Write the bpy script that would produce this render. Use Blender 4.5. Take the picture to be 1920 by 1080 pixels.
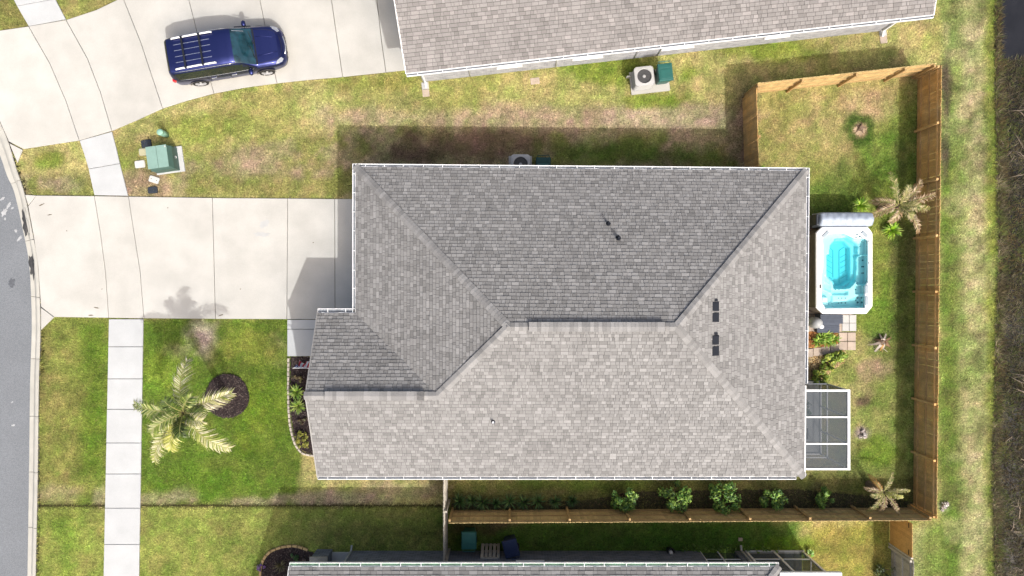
import bpy, bmesh, math, random
import numpy as np
from mathutils import Vector, Matrix

for o in list(bpy.data.objects): bpy.data.objects.remove(o)
scene = bpy.context.scene
col = scene.collection
R = math.radians
rnd = random.Random(7)
rng = np.random.default_rng(7)

# ------------------------------------------------------------------ camera
CAMH, FPX = 32.0, 1389.0            # drone height (m), focal length in photo pixels
cam = bpy.data.cameras.new('Camera'); cam.sensor_width = 36.0; cam.lens = FPX/1920*36
cam.clip_start = 0.5; cam.clip_end = 2000
camo = bpy.data.objects.new('Camera', cam); col.objects.link(camo)
camo.location = (0, 0, CAMH); camo.rotation_euler = (0, 0, 0); scene.camera = camo

# ------------------------------------------------------------------ light
SUN_EL, SUN_AZ = 50.0, 149.0        # azimuth clockwise from north (+Y)
world = bpy.data.worlds.new('World'); scene.world = world; world.use_nodes = True
wn = world.node_tree.nodes; wl = world.node_tree.links
sky = wn.new('ShaderNodeTexSky'); sky.sky_type = 'NISHITA'; sky.sun_disc = False
sky.sun_elevation = R(SUN_EL); sky.sun_rotation = R(SUN_AZ)
sky.air_density = 1.0; sky.dust_density = 8.0; sky.ozone_density = 0.6
bg = wn['Background']; bg.inputs['Strength'].default_value = 0.15
wl.new(sky.outputs[0], bg.inputs['Color'])
sl = bpy.data.lights.new('Sun', 'SUN'); sl.energy = 2.4; sl.angle = R(0.55); sl.color = (1.0, 0.985, 0.965)
so = bpy.data.objects.new('Sun', sl); col.objects.link(so)
sv = Vector((math.cos(R(SUN_EL))*math.sin(R(SUN_AZ)), math.cos(R(SUN_EL))*math.cos(R(SUN_AZ)), math.sin(R(SUN_EL))))
so.rotation_euler = (-sv).to_track_quat('-Z', 'Y').to_euler(); so.location = sv*60
scene.view_settings.view_transform = 'Standard'; scene.view_settings.look = 'None'
scene.view_settings.exposure = 0.44; scene.view_settings.gamma = 1.0

# ------------------------------------------------------------------ helpers
def P(x, y, z=0.0):
    """photo measurement -> world position at height z"""
    k = (CAMH-z)/FPX
    return Vector(((x-960)*k, (540-y)*k, z))
def P2(x, y, z=0.0):
    p = P(x, y, z); return (p.x, p.y)
def lin(c):
    c = c/255.0
    return c/12.92 if c <= 0.04045 else ((c+0.055)/1.055)**2.4
KA = 0.60
def A(r, g, b, k=1.0): return tuple(min(0.9, lin(v)*KA*k) for v in (r, g, b))

WM = {}
def tag(o, label=None, cat=None, group=None, kind=None):
    if label: o['label'] = label
    if cat: o['category'] = cat
    if group: o['group'] = group
    if kind: o['kind'] = kind
    return o
def thing(name, loc, label, cat, group=None, rz=0.0):
    o = bpy.data.objects.new(name, None); col.objects.link(o)
    o.location = loc; o.rotation_euler = (0, 0, rz); o.empty_display_size = 0.3
    WM[o.name] = Matrix.Translation(Vector(loc)) @ Matrix.Rotation(rz, 4, 'Z')
    return tag(o, label, cat, group)
def piece(name, mesh, parent, M):
    o = bpy.data.objects.new(name, mesh); col.objects.link(o)
    o.parent = parent; o.matrix_local = M
    return o

class MB:
    def __init__(s): s.v = []; s.f = []; s.c = []; s.sm = []
    def face(s, pts, c=None, smooth=False):
        n = len(s.v); s.v.extend(tuple(p) for p in pts); s.f.append(tuple(range(n, n+len(pts)))); s.c.append(c); s.sm.append(smooth); return s
    def raw(s, vs, fs, c=None, smooth=False):
        n = len(s.v); s.v.extend(tuple(p) for p in vs)
        for f in fs: s.f.append(tuple(i+n for i in f)); s.c.append(c); s.sm.append(smooth)
        return s
    def box(s, x0, x1, y0, y1, z0, z1, M=None, c=None):
        vs = [Vector((x, y, z)) for z in (z0, z1) for y in (y0, y1) for x in (x0, x1)]
        if M is not None: vs = [M @ v for v in vs]
        return s.raw(vs, [(0,2,3,1),(4,5,7,6),(0,1,5,4),(2,6,7,3),(0,4,6,2),(1,3,7,5)], c)
    def bar(s, a, b, w, h, c=None):
        """square bar from a to b"""
        a = Vector(a); b = Vector(b); d = (b-a); L = d.length; d.normalize()
        up = Vector((0, 0, 1)) if abs(d.z) < 0.9 else Vector((0, 1, 0))
        x = d.cross(up).normalized(); y = x.cross(d).normalized()
        vs = [p + x*sx*w/2 + y*sy*h/2 for p in (a, b) for sy in (-1, 1) for sx in (-1, 1)]
        return s.raw(vs, [(0,1,3,2),(4,6,7,5),(0,4,5,1),(2,3,7,6),(0,2,6,4),(1,5,7,3)], c)
    def prism(s, poly, z0, z1, c=None, top=None):
        poly = list(poly)
        ar = sum(poly[i][0]*poly[(i+1) % len(poly)][1]-poly[(i+1) % len(poly)][0]*poly[i][1] for i in range(len(poly)))
        if ar < 0: poly = poly[::-1]
        if top is None: top = poly
        elif ar < 0: top = list(top)[::-1]
        n = len(poly)
        vs = [(p[0], p[1], z0) for p in poly] + [(p[0], p[1], z1) for p in top]
        fs = [tuple(range(n-1, -1, -1)), tuple(range(n, 2*n))] + [(i, (i+1) % n, n+(i+1) % n, n+i) for i in range(n)]
        return s.raw(vs, fs, c)
    def tube(s, pts, rad, n=8, c=None, caps=True):
        pts = [Vector(p) for p in pts]
        if not hasattr(rad, '__len__'): rad = [rad]*len(pts)
        vs = []; fs = []
        ref = Vector((0.3, 0.2, 1)).normalized()
        for i, p in enumerate(pts):
            d = (pts[min(i+1, len(pts)-1)]-pts[max(i-1, 0)]).normalized()
            rf = ref if abs(d.dot(ref)) < 0.93 else Vector((1, 0, 0))
            x = d.cross(rf).normalized(); y = d.cross(x).normalized()
            for k in range(n):
                a = 2*math.pi*k/n; vs.append(p + (x*math.cos(a)+y*math.sin(a))*rad[i])
        for i in range(len(pts)-1):
            for k in range(n):
                a, b = i*n+k, i*n+(k+1) % n
                fs.append((a, a+n, b+n, b))
        s.raw(vs, fs, c, True)
        if caps:
            m = len(s.v)-len(vs)
            s.f.append(tuple(m+k for k in range(n))); s.c.append(c); s.sm.append(False)
            e = m+(len(pts)-1)*n
            s.f.append(tuple(e+n-1-k for k in range(n))); s.c.append(c); s.sm.append(False)
        return s
    def lathe(s, prof, cx=0, cy=0, n=20, c=None, M=None, smooth=True):
        vs = []; fs = []
        for r, z in prof:
            for k in range(n):
                a = 2*math.pi*k/n; v = Vector((cx+r*math.cos(a), cy+r*math.sin(a), z))
                vs.append(M @ v if M is not None else v)
        for i in range(len(prof)-1):
            for k in range(n):
                a, b = i*n+k, i*n+(k+1) % n
                fs.append((a, b, b+n, a+n))
        fs.append(tuple(range(n-1, -1, -1))); e = (len(prof)-1)*n; fs.append(tuple(range(e, e+n)))
        return s.raw(vs, fs, c, smooth)
    def mesh(s, name, mat, inv=None):
        me = bpy.data.meshes.new(name)
        vs = s.v if inv is None else [tuple(inv @ Vector(v)) for v in s.v]
        me.from_pydata(vs, [], s.f)
        if mat: me.materials.append(mat)
        if any(s.sm): me.polygons.foreach_set('use_smooth', s.sm)
        if any(c is not None for c in s.c):
            at = me.color_attributes.new('col', 'FLOAT_COLOR', 'CORNER')
            buf = []
            for f, c in zip(s.f, s.c):
                c = c or (0.2, 0.2, 0.2)
                buf.extend((c[0], c[1], c[2], 1.0)*len(f))
            at.data.foreach_set('color', buf)
        me.update(); return me
    def build(s, name, mat, parent=None, bevel=0.0, local=False, origin=True):
        if parent is not None:
            inv = None if local else WM.get(parent.name, Matrix.Identity(4)).inverted()
            me = s.mesh(name, mat, inv)
            o = bpy.data.objects.new(name, me); col.objects.link(o); o.parent = parent
            WM[o.name] = WM.get(parent.name, Matrix.Identity(4))
        else:
            M = Matrix.Identity(4)
            if origin and s.v:
                xs = [v[0] for v in s.v]; ys = [v[1] for v in s.v]; zs = [v[2] for v in s.v]
                M = Matrix.Translation(((min(xs)+max(xs))/2, (min(ys)+max(ys))/2, min(zs)))
            me = s.mesh(name, mat, M.inverted())
            o = bpy.data.objects.new(name, me); col.objects.link(o); o.location = M.translation
            WM[o.name] = M
        if bevel:
            m = o.modifiers.new('bevel', 'BEVEL'); m.width = bevel; m.segments = 2; m.limit_method = 'ANGLE'; m.angle_limit = R(40)
        return o

def inset(poly, g):
    n = len(poly); ar = sum(poly[i][0]*poly[(i+1) % n][1]-poly[(i+1) % n][0]*poly[i][1] for i in range(n))
    sg = 1 if ar > 0 else -1; out = []
    for i in range(n):
        p0 = Vector(poly[i-1][:2]); p1 = Vector(poly[i][:2]); p2 = Vector(poly[(i+1) % n][:2])
        d1 = (p1-p0).normalized(); d2 = (p2-p1).normalized()
        n1 = Vector((-d1.y, d1.x))*sg; n2 = Vector((-d2.y, d2.x))*sg
        k = n1+n2; den = max(0.25, 1+n1.dot(n2)); out.append(tuple(p1 + k*(g/den)))
    return out

def curve(pts, n=6):
    """Catmull-Rom through 2D/3D tuples"""
    pts = [Vector(p) for p in pts]; out = []
    for i in range(len(pts)-1):
        p0 = pts[max(i-1, 0)]; p1 = pts[i]; p2 = pts[i+1]; p3 = pts[min(i+2, len(pts)-1)]
        for k in range(n):
            t = k/n
            out.append(0.5*((2*p1)+(p2-p0)*t+(2*p0-5*p1+4*p2-p3)*t*t+(3*p1-p0-3*p2+p3)*t**3))
    out.append(pts[-1]); return [tuple(p) for p in out]

# ------------------------------------------------------------------ materials
def mat(name, c, rough=0.7, var=0.15, scale=6.0, fine=0.0, fscale=120.0, bump=0.0, metal=0.0, spec=0.35, coat=0.0, attr=False, rand=0.0, c2=None, bscale=None):
    m = bpy.data.materials.new(name); m.use_nodes = True; nt = m.node_tree; N = nt.nodes; L = nt.links
    b = N['Principled BSDF']; b.inputs['Roughness'].default_value = rough; b.inputs['Metallic'].default_value = metal
    b.inputs['Specular IOR Level'].default_value = spec; b.inputs['Coat Weight'].default_value = coat; b.inputs['Coat Roughness'].default_value = 0.06
    geo = N.new('ShaderNodeNewGeometry')
    if attr:
        a = N.new('ShaderNodeAttribute'); a.attribute_name = 'col'; base = a.outputs['Color']
    else:
        rg = N.new('ShaderNodeRGB'); rg.outputs[0].default_value = (*c[:3], 1); base = rg.outputs[0]
    def noise(sc, det=4):
        n = N.new('ShaderNodeTexNoise'); n.inputs['Scale'].default_value = sc; n.inputs['Detail'].default_value = det
        L.new(geo.outputs['Position'], n.inputs['Vector']); return n.outputs['Fac']
    def mul(base, fac, lo, hi):
        mr = N.new('ShaderNodeMapRange'); mr.inputs['From Min'].default_value = 0.3; mr.inputs['From Max'].default_value = 0.7
        mr.inputs['To Min'].default_value = lo; mr.inputs['To Max'].default_value = hi; L.new(fac, mr.inputs['Value'])
        mx = N.new('ShaderNodeMix'); mx.data_type = 'RGBA'; mx.blend_type = 'MULTIPLY'; mx.inputs['Factor'].default_value = 1
        L.new(base, mx.inputs[6]); L.new(mr.outputs[0], mx.inputs[7]); return mx.outputs[2]
    if c2 is not None:
        mr = N.new('ShaderNodeMapRange'); mr.inputs['From Min'].default_value = 0.42; mr.inputs['From Max'].default_value = 0.62
        L.new(noise(scale*0.4, 6), mr.inputs['Value'])
        mx = N.new('ShaderNodeMix'); mx.data_type = 'RGBA'; L.new(mr.outputs[0], mx.inputs['Factor'])
        L.new(base, mx.inputs[6]); mx.inputs[7].default_value = (*c2[:3], 1); base = mx.outputs[2]
    if var: base = mul(base, noise(scale, 5), 1-var, 1+var)
    if fine: base = mul(base, noise(fscale, 2), 1-fine, 1+fine)
    if rand:
        oi = N.new('ShaderNodeObjectInfo'); mr = N.new('ShaderNodeMapRange'); mr.inputs['To Min'].default_value = 1-rand; mr.inputs['To Max'].default_value = 1+rand
        L.new(oi.outputs['Random'], mr.inputs['Value'])
        mx = N.new('ShaderNodeMix'); mx.data_type = 'RGBA'; mx.blend_type = 'MULTIPLY'; mx.inputs['Factor'].default_value = 1
        L.new(base, mx.inputs[6]); L.new(mr.outputs[0], mx.inputs[7]); base = mx.outputs[2]
    L.new(base, b.inputs['Base Color'])
    if bump:
        bp = N.new('ShaderNodeBump'); bp.inputs['Strength'].default_value = bump; bp.inputs['Distance'].default_value = 0.02
        L.new(noise(bscale or fscale, 3), bp.inputs['Height']); L.new(bp.outputs[0], b.inputs['Normal'])
    return m

M = {}
M['concrete'] = mat('concrete', A(227, 225, 217), 0.85, 0.055, 1.3, 0.05, 30, 0.15, rand=0.025, c2=A(218, 216, 208))
M['concrete_walk'] = mat('concrete_walk', A(219, 222, 222), 0.85, 0.06, 1.2, 0.05, 40, 0.15, rand=0.03)
M['kerb'] = mat('kerb_concrete', A(214, 212, 202), 0.85, 0.08, 2, 0.07, 50, 0.2, rand=0.04)
M['joint'] = mat('joint_dirt', (0.10, 0.095, 0.08), 0.95, 0.2, 8, 0.2, 60)
M['asphalt'] = mat('asphalt', A(142, 147, 152), 0.9, 0.06, 0.6, 0.22, 30, 0.4)
M['tar'] = mat('tar', (0.05, 0.05, 0.05), 0.7, 0.2, 8, 0.2, 60)
M['roadwear'] = mat('road_wear', A(205, 207, 208), 0.9, 0.1, 5, 0.2, 40)
M['shingle'] = mat('shingle', (0.3, 0.3, 0.3), 0.95, 0.05, 0.7, 0.12, 45, 0.2, attr=True, spec=0.15)
M['deck'] = mat('roof_deck', A(96, 94, 92), 0.95, 0.12, 3, 0.2, 30, 0.3)
M['cap'] = mat('ridge_cap', A(168, 167, 165), 0.95, 0.05, 2, 0.15, 45, 0.2, rand=0.2, spec=0.15)
M['white'] = mat('white_metal', (0.78, 0.79, 0.79), 0.4, 0.04, 3)
M['gutterdirt'] = mat('gutter_stain', A(150, 190, 160), 0.6, 0.25, 3, 0.2, 20)
M['gutterfloor'] = mat('gutter_floor_shade', A(150, 156, 164), 0.7, 0.25, 2.5, 0.2, 20)  # shade inside the gutters, put into a grey floor colour
M['rake'] = mat('grey_trim', A(186, 184, 180), 0.6, 0.05, 3)
M['trim'] = mat('white_trim', (0.74, 0.74, 0.72), 0.5, 0.04, 3)
M['darkplastic'] = mat('dark_plastic', (0.014, 0.017, 0.024), 0.6, 0.1, 5, spec=0.2)
M['black'] = mat('black_rubber', (0.018, 0.018, 0.018), 0.7, 0.1, 8)
M['glass'] = mat('window_glass', (0.02, 0.025, 0.03), 0.05, 0.0, spec=0.6)
M['wood'] = mat('fence_wood', A(238, 208, 146), 0.8, 0.14, 3, 0.2, 25, 0.3, rand=0.16)
M['woodrail'] = mat('fence_rail', A(214, 178, 122), 0.8, 0.15, 3, 0.2, 25, 0.3, rand=0.1)
M['wooddark'] = mat('fence_wood_weathered', A(246, 196, 124), 0.8, 0.16, 2.5, 0.2, 25, 0.3, rand=0.16, c2=A(236, 196, 136))
M['woodgrey'] = mat('grey_wood', A(206, 200, 186), 0.85, 0.15, 4, 0.2, 25, 0.3, rand=0.22)
M['woodnew'] = mat('gate_wood', A(240, 190, 116), 0.75, 0.1, 3, 0.15, 25, 0.2, rand=0.1)
M['mulch'] = mat('mulch', (0.028, 0.018, 0.018), 0.95, 0.3, 12, 0.4, 60, 0.8)
M['mulchchip'] = mat('mulch_chips', (0.05, 0.035, 0.03), 0.95, 0.2, 12, attr=True)
M['straw'] = mat('pine_straw', A(205, 140, 80, 0.8), 0.95, 0.25, 8, 0.3, 50, 0.6)
M['paver'] = mat('tan_paver', A(214, 196, 178), 0.85, 0.1, 4, 0.12, 40, 0.2, rand=0.06)
M['paverw'] = mat('pale_paver', A(226, 226, 222), 0.85, 0.06, 4, 0.1, 40, 0.2, rand=0.03)
M['stone'] = mat('edging_stone', A(216, 206, 190), 0.85, 0.12, 8, 0.15, 40, 0.3, rand=0.12)
M['stoney'] = mat('edging_stone_yellow', A(214, 184, 130), 0.85, 0.12, 8, 0.15, 40, 0.3, rand=0.15)
M['leaf'] = mat('leaf', (0.08, 0.12, 0.03), 0.5, 0.1, 5, attr=True, spec=0.4)
M['bark'] = mat('bark', (0.16, 0.115, 0.08), 0.9, 0.3, 10, 0.3, 40, 0.6)
M['grass'] = mat('grass_blades', (0.2, 0.2, 0.1), 0.7, 0.1, 2.5, attr=True, spec=0.2)
M['ground'] = mat('ground', (0.15, 0.15, 0.08), 0.95, 0.2, 4, 0.5, 15, 0.6, attr=True, spec=0.1, bscale=30)
M['spawhite'] = mat('spa_acrylic', (0.86, 0.86, 0.86), 0.15, 0.0, spec=0.5)
M['spashell'] = mat('spa_shell', (0.80, 0.88, 0.89), 0.25, 0.02, 4)
M['spacab'] = mat('spa_cabinet', (0.13, 0.105, 0.085), 0.7, 0.15, 6, 0.1, 30, rand=0.06)
M['vinyl'] = mat('grey_vinyl', A(190, 203, 220), 0.5, 0.08, 5, 0.05, 30, 0.2)
M['vinyldark'] = mat('dark_vinyl', (0.03, 0.035, 0.045), 0.5, 0.1, 5)
M['step'] = mat('slate_plastic', A(104, 114, 132, 0.8), 0.6, 0.1, 6, rand=0.1)
M['teal'] = mat('teal_jet', (0.02, 0.13, 0.16), 0.3, 0.0)
M['aqua'] = mat('aqua_line', (0.05, 0.4, 0.42), 0.4, 0.0)
M['pillow'] = mat('spa_pillow', A(190, 204, 212), 0.5, 0.03)
M['greenbin'] = mat('green_plastic', A(58, 130, 122, 0.8), 0.45, 0.08, 5)
M['greenbindark'] = mat('green_plastic_dark', A(40, 98, 92, 0.75), 0.5, 0.08, 5)
M['bluebin'] = mat('blue_plastic', A(60, 78, 122, 0.7), 0.45, 0.1, 5)
M['greyplastic'] = mat('grey_plastic', A(196, 200, 200), 0.55, 0.05, 5)
M['acgrey'] = mat('ac_grey', A(214, 214, 212), 0.5, 0.04, 5)
M['acdark'] = mat('ac_coil', (0.06, 0.06, 0.062), 0.6, 0.2, 20)
M['utilgreen'] = mat('utility_green', A(154, 190, 178), 0.55, 0.06, 4, 0.04, 40)
M['utilgreendk'] = mat('utility_green_dark', A(92, 128, 118, 0.8), 0.55, 0.08, 4)
M['palegreen'] = mat('pedestal_green', A(170, 220, 196), 0.5, 0.05, 6)
M['lidwhite'] = mat('lid_white', A(244, 240, 232), 0.7, 0.06, 6, 0.06, 60)
M['lidbeige'] = mat('lid_beige', A(212, 208, 170), 0.7, 0.06, 6, 0.06, 60)
M['liddark'] = mat('lid_dark', A(66, 74, 86, 0.8), 0.6, 0.12, 6, 0.1, 60)
M['carblue'] = mat('car_blue', (0.026, 0.036, 0.155), 0.42, 0.0, metal=0.92, spec=0.5, coat=0.8)
M['carclad'] = mat('car_cladding', A(150, 146, 140, 0.6), 0.5, 0.04, 6)
M['carglass'] = mat('car_glass', (0.012, 0.018, 0.02), 0.04, 0.0, spec=0.7)
M['windshield'] = mat('windshield_glass', (0.011, 0.04, 0.055), 0.05, 0.5, 3.5, spec=0.8)  # noise in the colour imitates mottled reflections on the glass
M['chrome'] = mat('chrome', (0.75, 0.76, 0.78), 0.25, 0.0, metal=0.9)
M['rim'] = mat('alloy_rim', (0.62, 0.62, 0.63), 0.35, 0.0, metal=0.6)
M['red'] = mat('tail_red', (0.5, 0.02, 0.025), 0.25, 0.0)
M['lamp'] = mat('headlamp', (0.30, 0.32, 0.36), 0.12, 0.0)
M['yellow'] = mat('yellow_fabric', (0.55, 0.40, 0.03), 0.8, 0.1, 10)
M['pipe'] = mat('vent_pipe', (0.7, 0.7, 0.7), 0.6, 0.0)
M['attr'] = mat('coloured', (0.3, 0.3, 0.3), 0.7, 0.05, 8, attr=True)
M['water'] = mat('ditch_water', (0.012, 0.012, 0.014), 0.12, 0.3, 1.2, spec=0.5)
M['brush'] = mat('marsh_brush', (0.1, 0.08, 0.05), 0.9, 0.2, 3, attr=True)
M['porchfloor'] = mat('shaded_porch_floor', (0.09, 0.10, 0.12), 0.8, 0.15, 4)  # shade below the porch roof, put into a dark floor colour
M['dirt'] = mat('bare_dirt', A(206, 182, 150), 0.95, 0.2, 9, 0.25, 60, 0.5)

def brick_mat(name, c1, c2, mortar, sc=1.0):
    m = bpy.data.materials.new(name); m.use_nodes = True; nt = m.node_tree; N = nt.nodes; L = nt.links
    b = N['Principled BSDF']; b.inputs['Roughness'].default_value = 0.85
    g = N.new('ShaderNodeNewGeometry'); sp = N.new('ShaderNodeSeparateXYZ'); L.new(g.outputs['Position'], sp.inputs[0])
    ad = N.new('ShaderNodeMath'); L.new(sp.outputs['X'], ad.inputs[0]); L.new(sp.outputs['Y'], ad.inputs[1])
    cb = N.new('ShaderNodeCombineXYZ'); L.new(ad.outputs[0], cb.inputs['X']); L.new(sp.outputs['Z'], cb.inputs['Y'])
    t = N.new('ShaderNodeTexBrick'); t.inputs['Scale'].default_value = sc; t.inputs['Brick Width'].default_value = 0.23; t.inputs['Row Height'].default_value = 0.076
    t.inputs['Mortar Size'].default_value = 0.006; t.inputs['Color1'].default_value = (*c1, 1); t.inputs['Color2'].default_value = (*c2, 1); t.inputs['Mortar'].default_value = (*mortar, 1)
    t.inputs['Bias'].default_value = 0.1
    L.new(cb.outputs[0], t.inputs['Vector']); L.new(t.outputs['Color'], b.inputs['Base Color'])
    bp = N.new('ShaderNodeBump'); bp.inputs['Strength'].default_value = 0.6; bp.inputs['Distance'].default_value = 0.01; bp.invert = True
    L.new(t.outputs['Fac'], bp.inputs['Height']); L.new(bp.outputs[0], b.inputs['Normal'])
    return m
M['brick'] = brick_mat('brick', A(196, 190, 188), A(150, 140, 136), A(225, 222, 216))
M['brickpale'] = brick_mat('pale_brick', A(232, 232, 236), A(176, 178, 188), A(238, 238, 238))
M['brickgrey'] = brick_mat('grey_brick', A(150, 158, 172), A(104, 112, 128), A(176, 182, 190))

def screen_mat():
    m = bpy.data.materials.new('insect_screen'); m.use_nodes = True; nt = m.node_tree; N = nt.nodes; L = nt.links
    b = N['Principled BSDF']; b.inputs['Base Color'].default_value = (0.03, 0.045, 0.06, 1); b.inputs['Roughness'].default_value = 0.6
    t = N.new('ShaderNodeBsdfTransparent'); mx = N.new('ShaderNodeMixShader'); mx.inputs[0].default_value = 0.66
    L.new(t.outputs[0], mx.inputs[1]); L.new(b.outputs[0], mx.inputs[2]); L.new(mx.outputs[0], N['Material Output'].inputs[0]); return m
M['screen'] = screen_mat()
def pool_water():
    m = bpy.data.materials.new('spa_water'); m.use_nodes = True; nt = m.node_tree; N = nt.nodes; L = nt.links
    N.remove(N['Principled BSDF'])
    t = N.new('ShaderNodeBsdfTransparent'); t.inputs[0].default_value = (0.90, 0.985, 0.99, 1)
    gl = N.new('ShaderNodeBsdfGlossy'); gl.inputs['Roughness'].default_value = 0.03
    fr = N.new('ShaderNodeFresnel'); fr.inputs['IOR'].default_value = 1.33
    tn = N.new('ShaderNodeTexNoise'); tn.inputs['Scale'].default_value = 9; bp = N.new('ShaderNodeBump'); bp.inputs['Strength'].default_value = 0.15; bp.inputs['Distance'].default_value = 0.02
    ge = N.new('ShaderNodeNewGeometry'); L.new(ge.outputs['Position'], tn.inputs['Vector'])
    L.new(tn.outputs['Fac'], bp.inputs['Height']); L.new(bp.outputs[0], gl.inputs['Normal']); L.new(bp.outputs[0], fr.inputs['Normal'])
    mx = N.new('ShaderNodeMixShader'); L.new(fr.outputs[0], mx.inputs[0]); L.new(t.outputs[0], mx.inputs[1]); L.new(gl.outputs[0], mx.inputs[2])
    L.new(mx.outputs[0], N['Material Output'].inputs['Surface'])
    va = N.new('ShaderNodeVolumeAbsorption'); va.inputs['Color'].default_value = (0.0, 0.80, 0.86, 1); va.inputs['Density'].default_value = 1.25
    L.new(va.outputs[0], N['Material Output'].inputs['Volume']); return m
M['poolwater'] = pool_water()

# ------------------------------------------------------------------ plan of the ground
KERB_BACK = curve([(-70, 120), (-30, 178), (0, 228), (17, 267), (32, 317), (47, 362), (63, 440), (72, 493), (76, 560), (77, 623), (74, 720), (72, 886), (68, 1080), (66, 1180), (64, 1300)], 5)
KERB_FRONT = curve([(-92, 150), (-52, 212), (-22, 255), (-3, 290), (11, 330), (25, 362), (43, 443), (52, 493), (56, 558), (57, 623), (54, 720), (52, 886), (49, 1080), (47, 1180), (45, 1300)], 5)
def inpoly(X, Y, poly):
    poly = np.asarray([p[:2] for p in poly]); res = np.zeros(X.shape, bool); n = len(poly); j = n-1
    for i in range(n):
        xi, yi = poly[i]; xj, yj = poly[j]
        if yi != yj:
            c = ((yi > Y) != (yj > Y)) & (X < (xj-xi)*(Y-yi)/(yj-yi)+xi); res ^= c
        j = i
    return res
def vnoise(X, Y, s, seed):
    r = np.random.default_rng(seed); T = r.random((128, 128)); x = X/s+37.3; y = Y/s+11.7
    i = np.floor(x).astype(int); j = np.floor(y).astype(int); u = x-i; v = y-j; u = u*u*(3-2*u); v = v*v*(3-2*v)
    a = T[i % 128, j % 128]; b = T[(i+1) % 128, j % 128]; c = T[i % 128, (j+1) % 128]; d = T[(i+1) % 128, (j+1) % 128]
    return (a*(1-u)+b*u)*(1-v)+(c*(1-u)+d*u)*v
def fbm(X, Y, s, seed): return 0.55*vnoise(X, Y, s, seed)+0.3*vnoise(X, Y, s*0.45, seed+1)+0.15*vnoise(X, Y, s*0.2, seed+2)

# concrete panels, measured in photo pixels at ground level
cA = [(178, 367.5), (190, 440), (199, 510), (205, 596)]; cB = [(242, 368.5), (253, 440), (264, 510), (271, 597)]
drive_panels = [
    [(70, 366.5), (178, 367.5), (190, 440), (199, 510), (205, 596), (103, 594.5), (78, 575), (73, 500), (64, 440), (54, 387)],
    cA + cB[::-1],
    cB + [(405, 598), (399, 371)],
    [(399, 371), (405, 598), (538.5, 598.5), (540, 372)],
    [(540, 372), (538.5, 598.5), (629, 599), (628, 373)],
    [(628, 373), (629, 599), (716, 599), (716, 373)],
    [(48, 365), (70, 366.5), (54, 386)],
    [(78, 576), (103, 594.5), (78, 619)],
]
walk_panels_entry = [[(539, 599), (625, 599), (625, 617), (539, 617)], [(539, 617), (625, 617), (625, 668), (539, 668)]]
side_joints = [598, 650, 710, 767, 830, 888, 952, 1020, 1087, 1155, 1222]
def sx0(y): return 205-(y-598)*10/482
def sx1(y): return 270-(y-598)*8/482
sidewalk_panels = [[(sx0(a), a), (sx1(a), a), (sx1(b), b), (sx0(b), b)] for a, b in zip(side_joints, side_joints[1:])]
sidewalk_panels += [[(150, 264), (211, 247), (219, 277), (226, 307), (167, 317), (159, 290)], [(167, 317), (226, 307), (234, 338), (241.5, 367.5), (178, 366.5), (173, 345)],
                    [(33, 12), (105, -1), (125, 37), (55, 50)], [(-8, -70), (62, -84), (105, -1), (33, 12)], [(-48, -150), (22, -164), (62, -84), (-8, -70)]]
nC = [(55, 50), (95, 120), (125, 190), (150, 264)]; nD = [(125, 38), (165, 110), (190, 175), (211, 246)]
nE = [(200, -80), (233, 0), (265, 80), (306, 204)]; nF = [(340, -80), (355, 0), (370, 60), (402, 176)]
nG = [(474, -80), (488, 0), (500, 60), (520, 157)]; nH = [(610, -80), (622, 0), (632, 70), (643, 145)]; nI = [(698, -80), (707, 0), (716, 80), (724, 136.5)]
ndrive_panels = [
    [(-80, 70), (0, 58), (55, 50), (95, 120), (125, 190), (150, 264), (45, 280), (18, 266), (1, 228), (-30, 178), (-68, 122)],
    nC + nD[::-1],
    [(125, 38), (165, 110), (190, 175), (211, 246), (258, 226), (306, 204)] + nE[::-1][1:-1] + [(215, -42), (222, 0), (180, 20)],
    nE[1:] + [(350, 190), (402, 176)] + nF[::-1][1:-1], nF[1:] + [(460, 165), (520, 157)] + nG[::-1][1:-1],
    nG[1:] + [(580, 150.5), (643, 145)] + nH[::-1][1:-1], nH[1:] + [(724, 136.5)] + nI[::-1][1:-1], nI[1:] + [(800, 128), (784, -2)],
    [(230, -130), (338, -130), (355, -2), (233, -2)], [(341, -130), (474, -130), (488, -2), (357, -2)], [(477, -130), (610, -130), (622, -2), (490, -2)],
    [(613, -130), (698, -130), (707, -2), (624, -2)], [(700, -130), (770, -130), (784, -4), (709, -2)],
    [(18, 268), (44, 281), (34, 306)],
]
front_bed = [(545, 668), (640, 668), (640, 860), (600, 857), (585, 852), (565, 845), (553, 822), (547, 790), (543, 740)]
ring = [(427+41*math.cos(a)*(1+0.03*math.sin(3*a)), 742+41*math.sin(a)) for a in [2*math.pi*i/40 for i in range(40)]]
south_bed = [(488, 1100), (489, 1068), (497, 1045), (510, 1033), (528, 1026), (548, 1024), (566, 1027), (582, 1034), (600, 1040), (600, 1100)]
backbed1 = [(1508, 622), (1570, 620), (1570, 648), (1508, 652)]
backbed2 = [(1508, 662), (1545, 660), (1580, 655), (1588, 665), (1582, 680), (1560, 695), (1545, 712), (1535, 722), (1508, 722)]
fence_bed = [(846, 942), (1090, 938), (1200, 920), (1500, 916), (1640, 930), (1712, 940), (1712, 956), (846, 957)]
ditch_edge = [(1868, -300), (1868, 0), (1868, 120), (1872, 300), (1874, 480), (1868, 700), (1862, 860), (1868, 1080), (1868, 1400)]
def edge_x(Y):
    ys = np.array([p[1] for p in ditch_edge]); xs = np.array([p[0] for p in ditch_edge]); return np.interp(Y, ys, xs)
main_wall = [(-5.72, 4.28), (11.08, 4.18), (11.02, -6.95), (-7.2, -6.95), (-7.2, -1.42), (-5.72, -1.42)]
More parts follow.
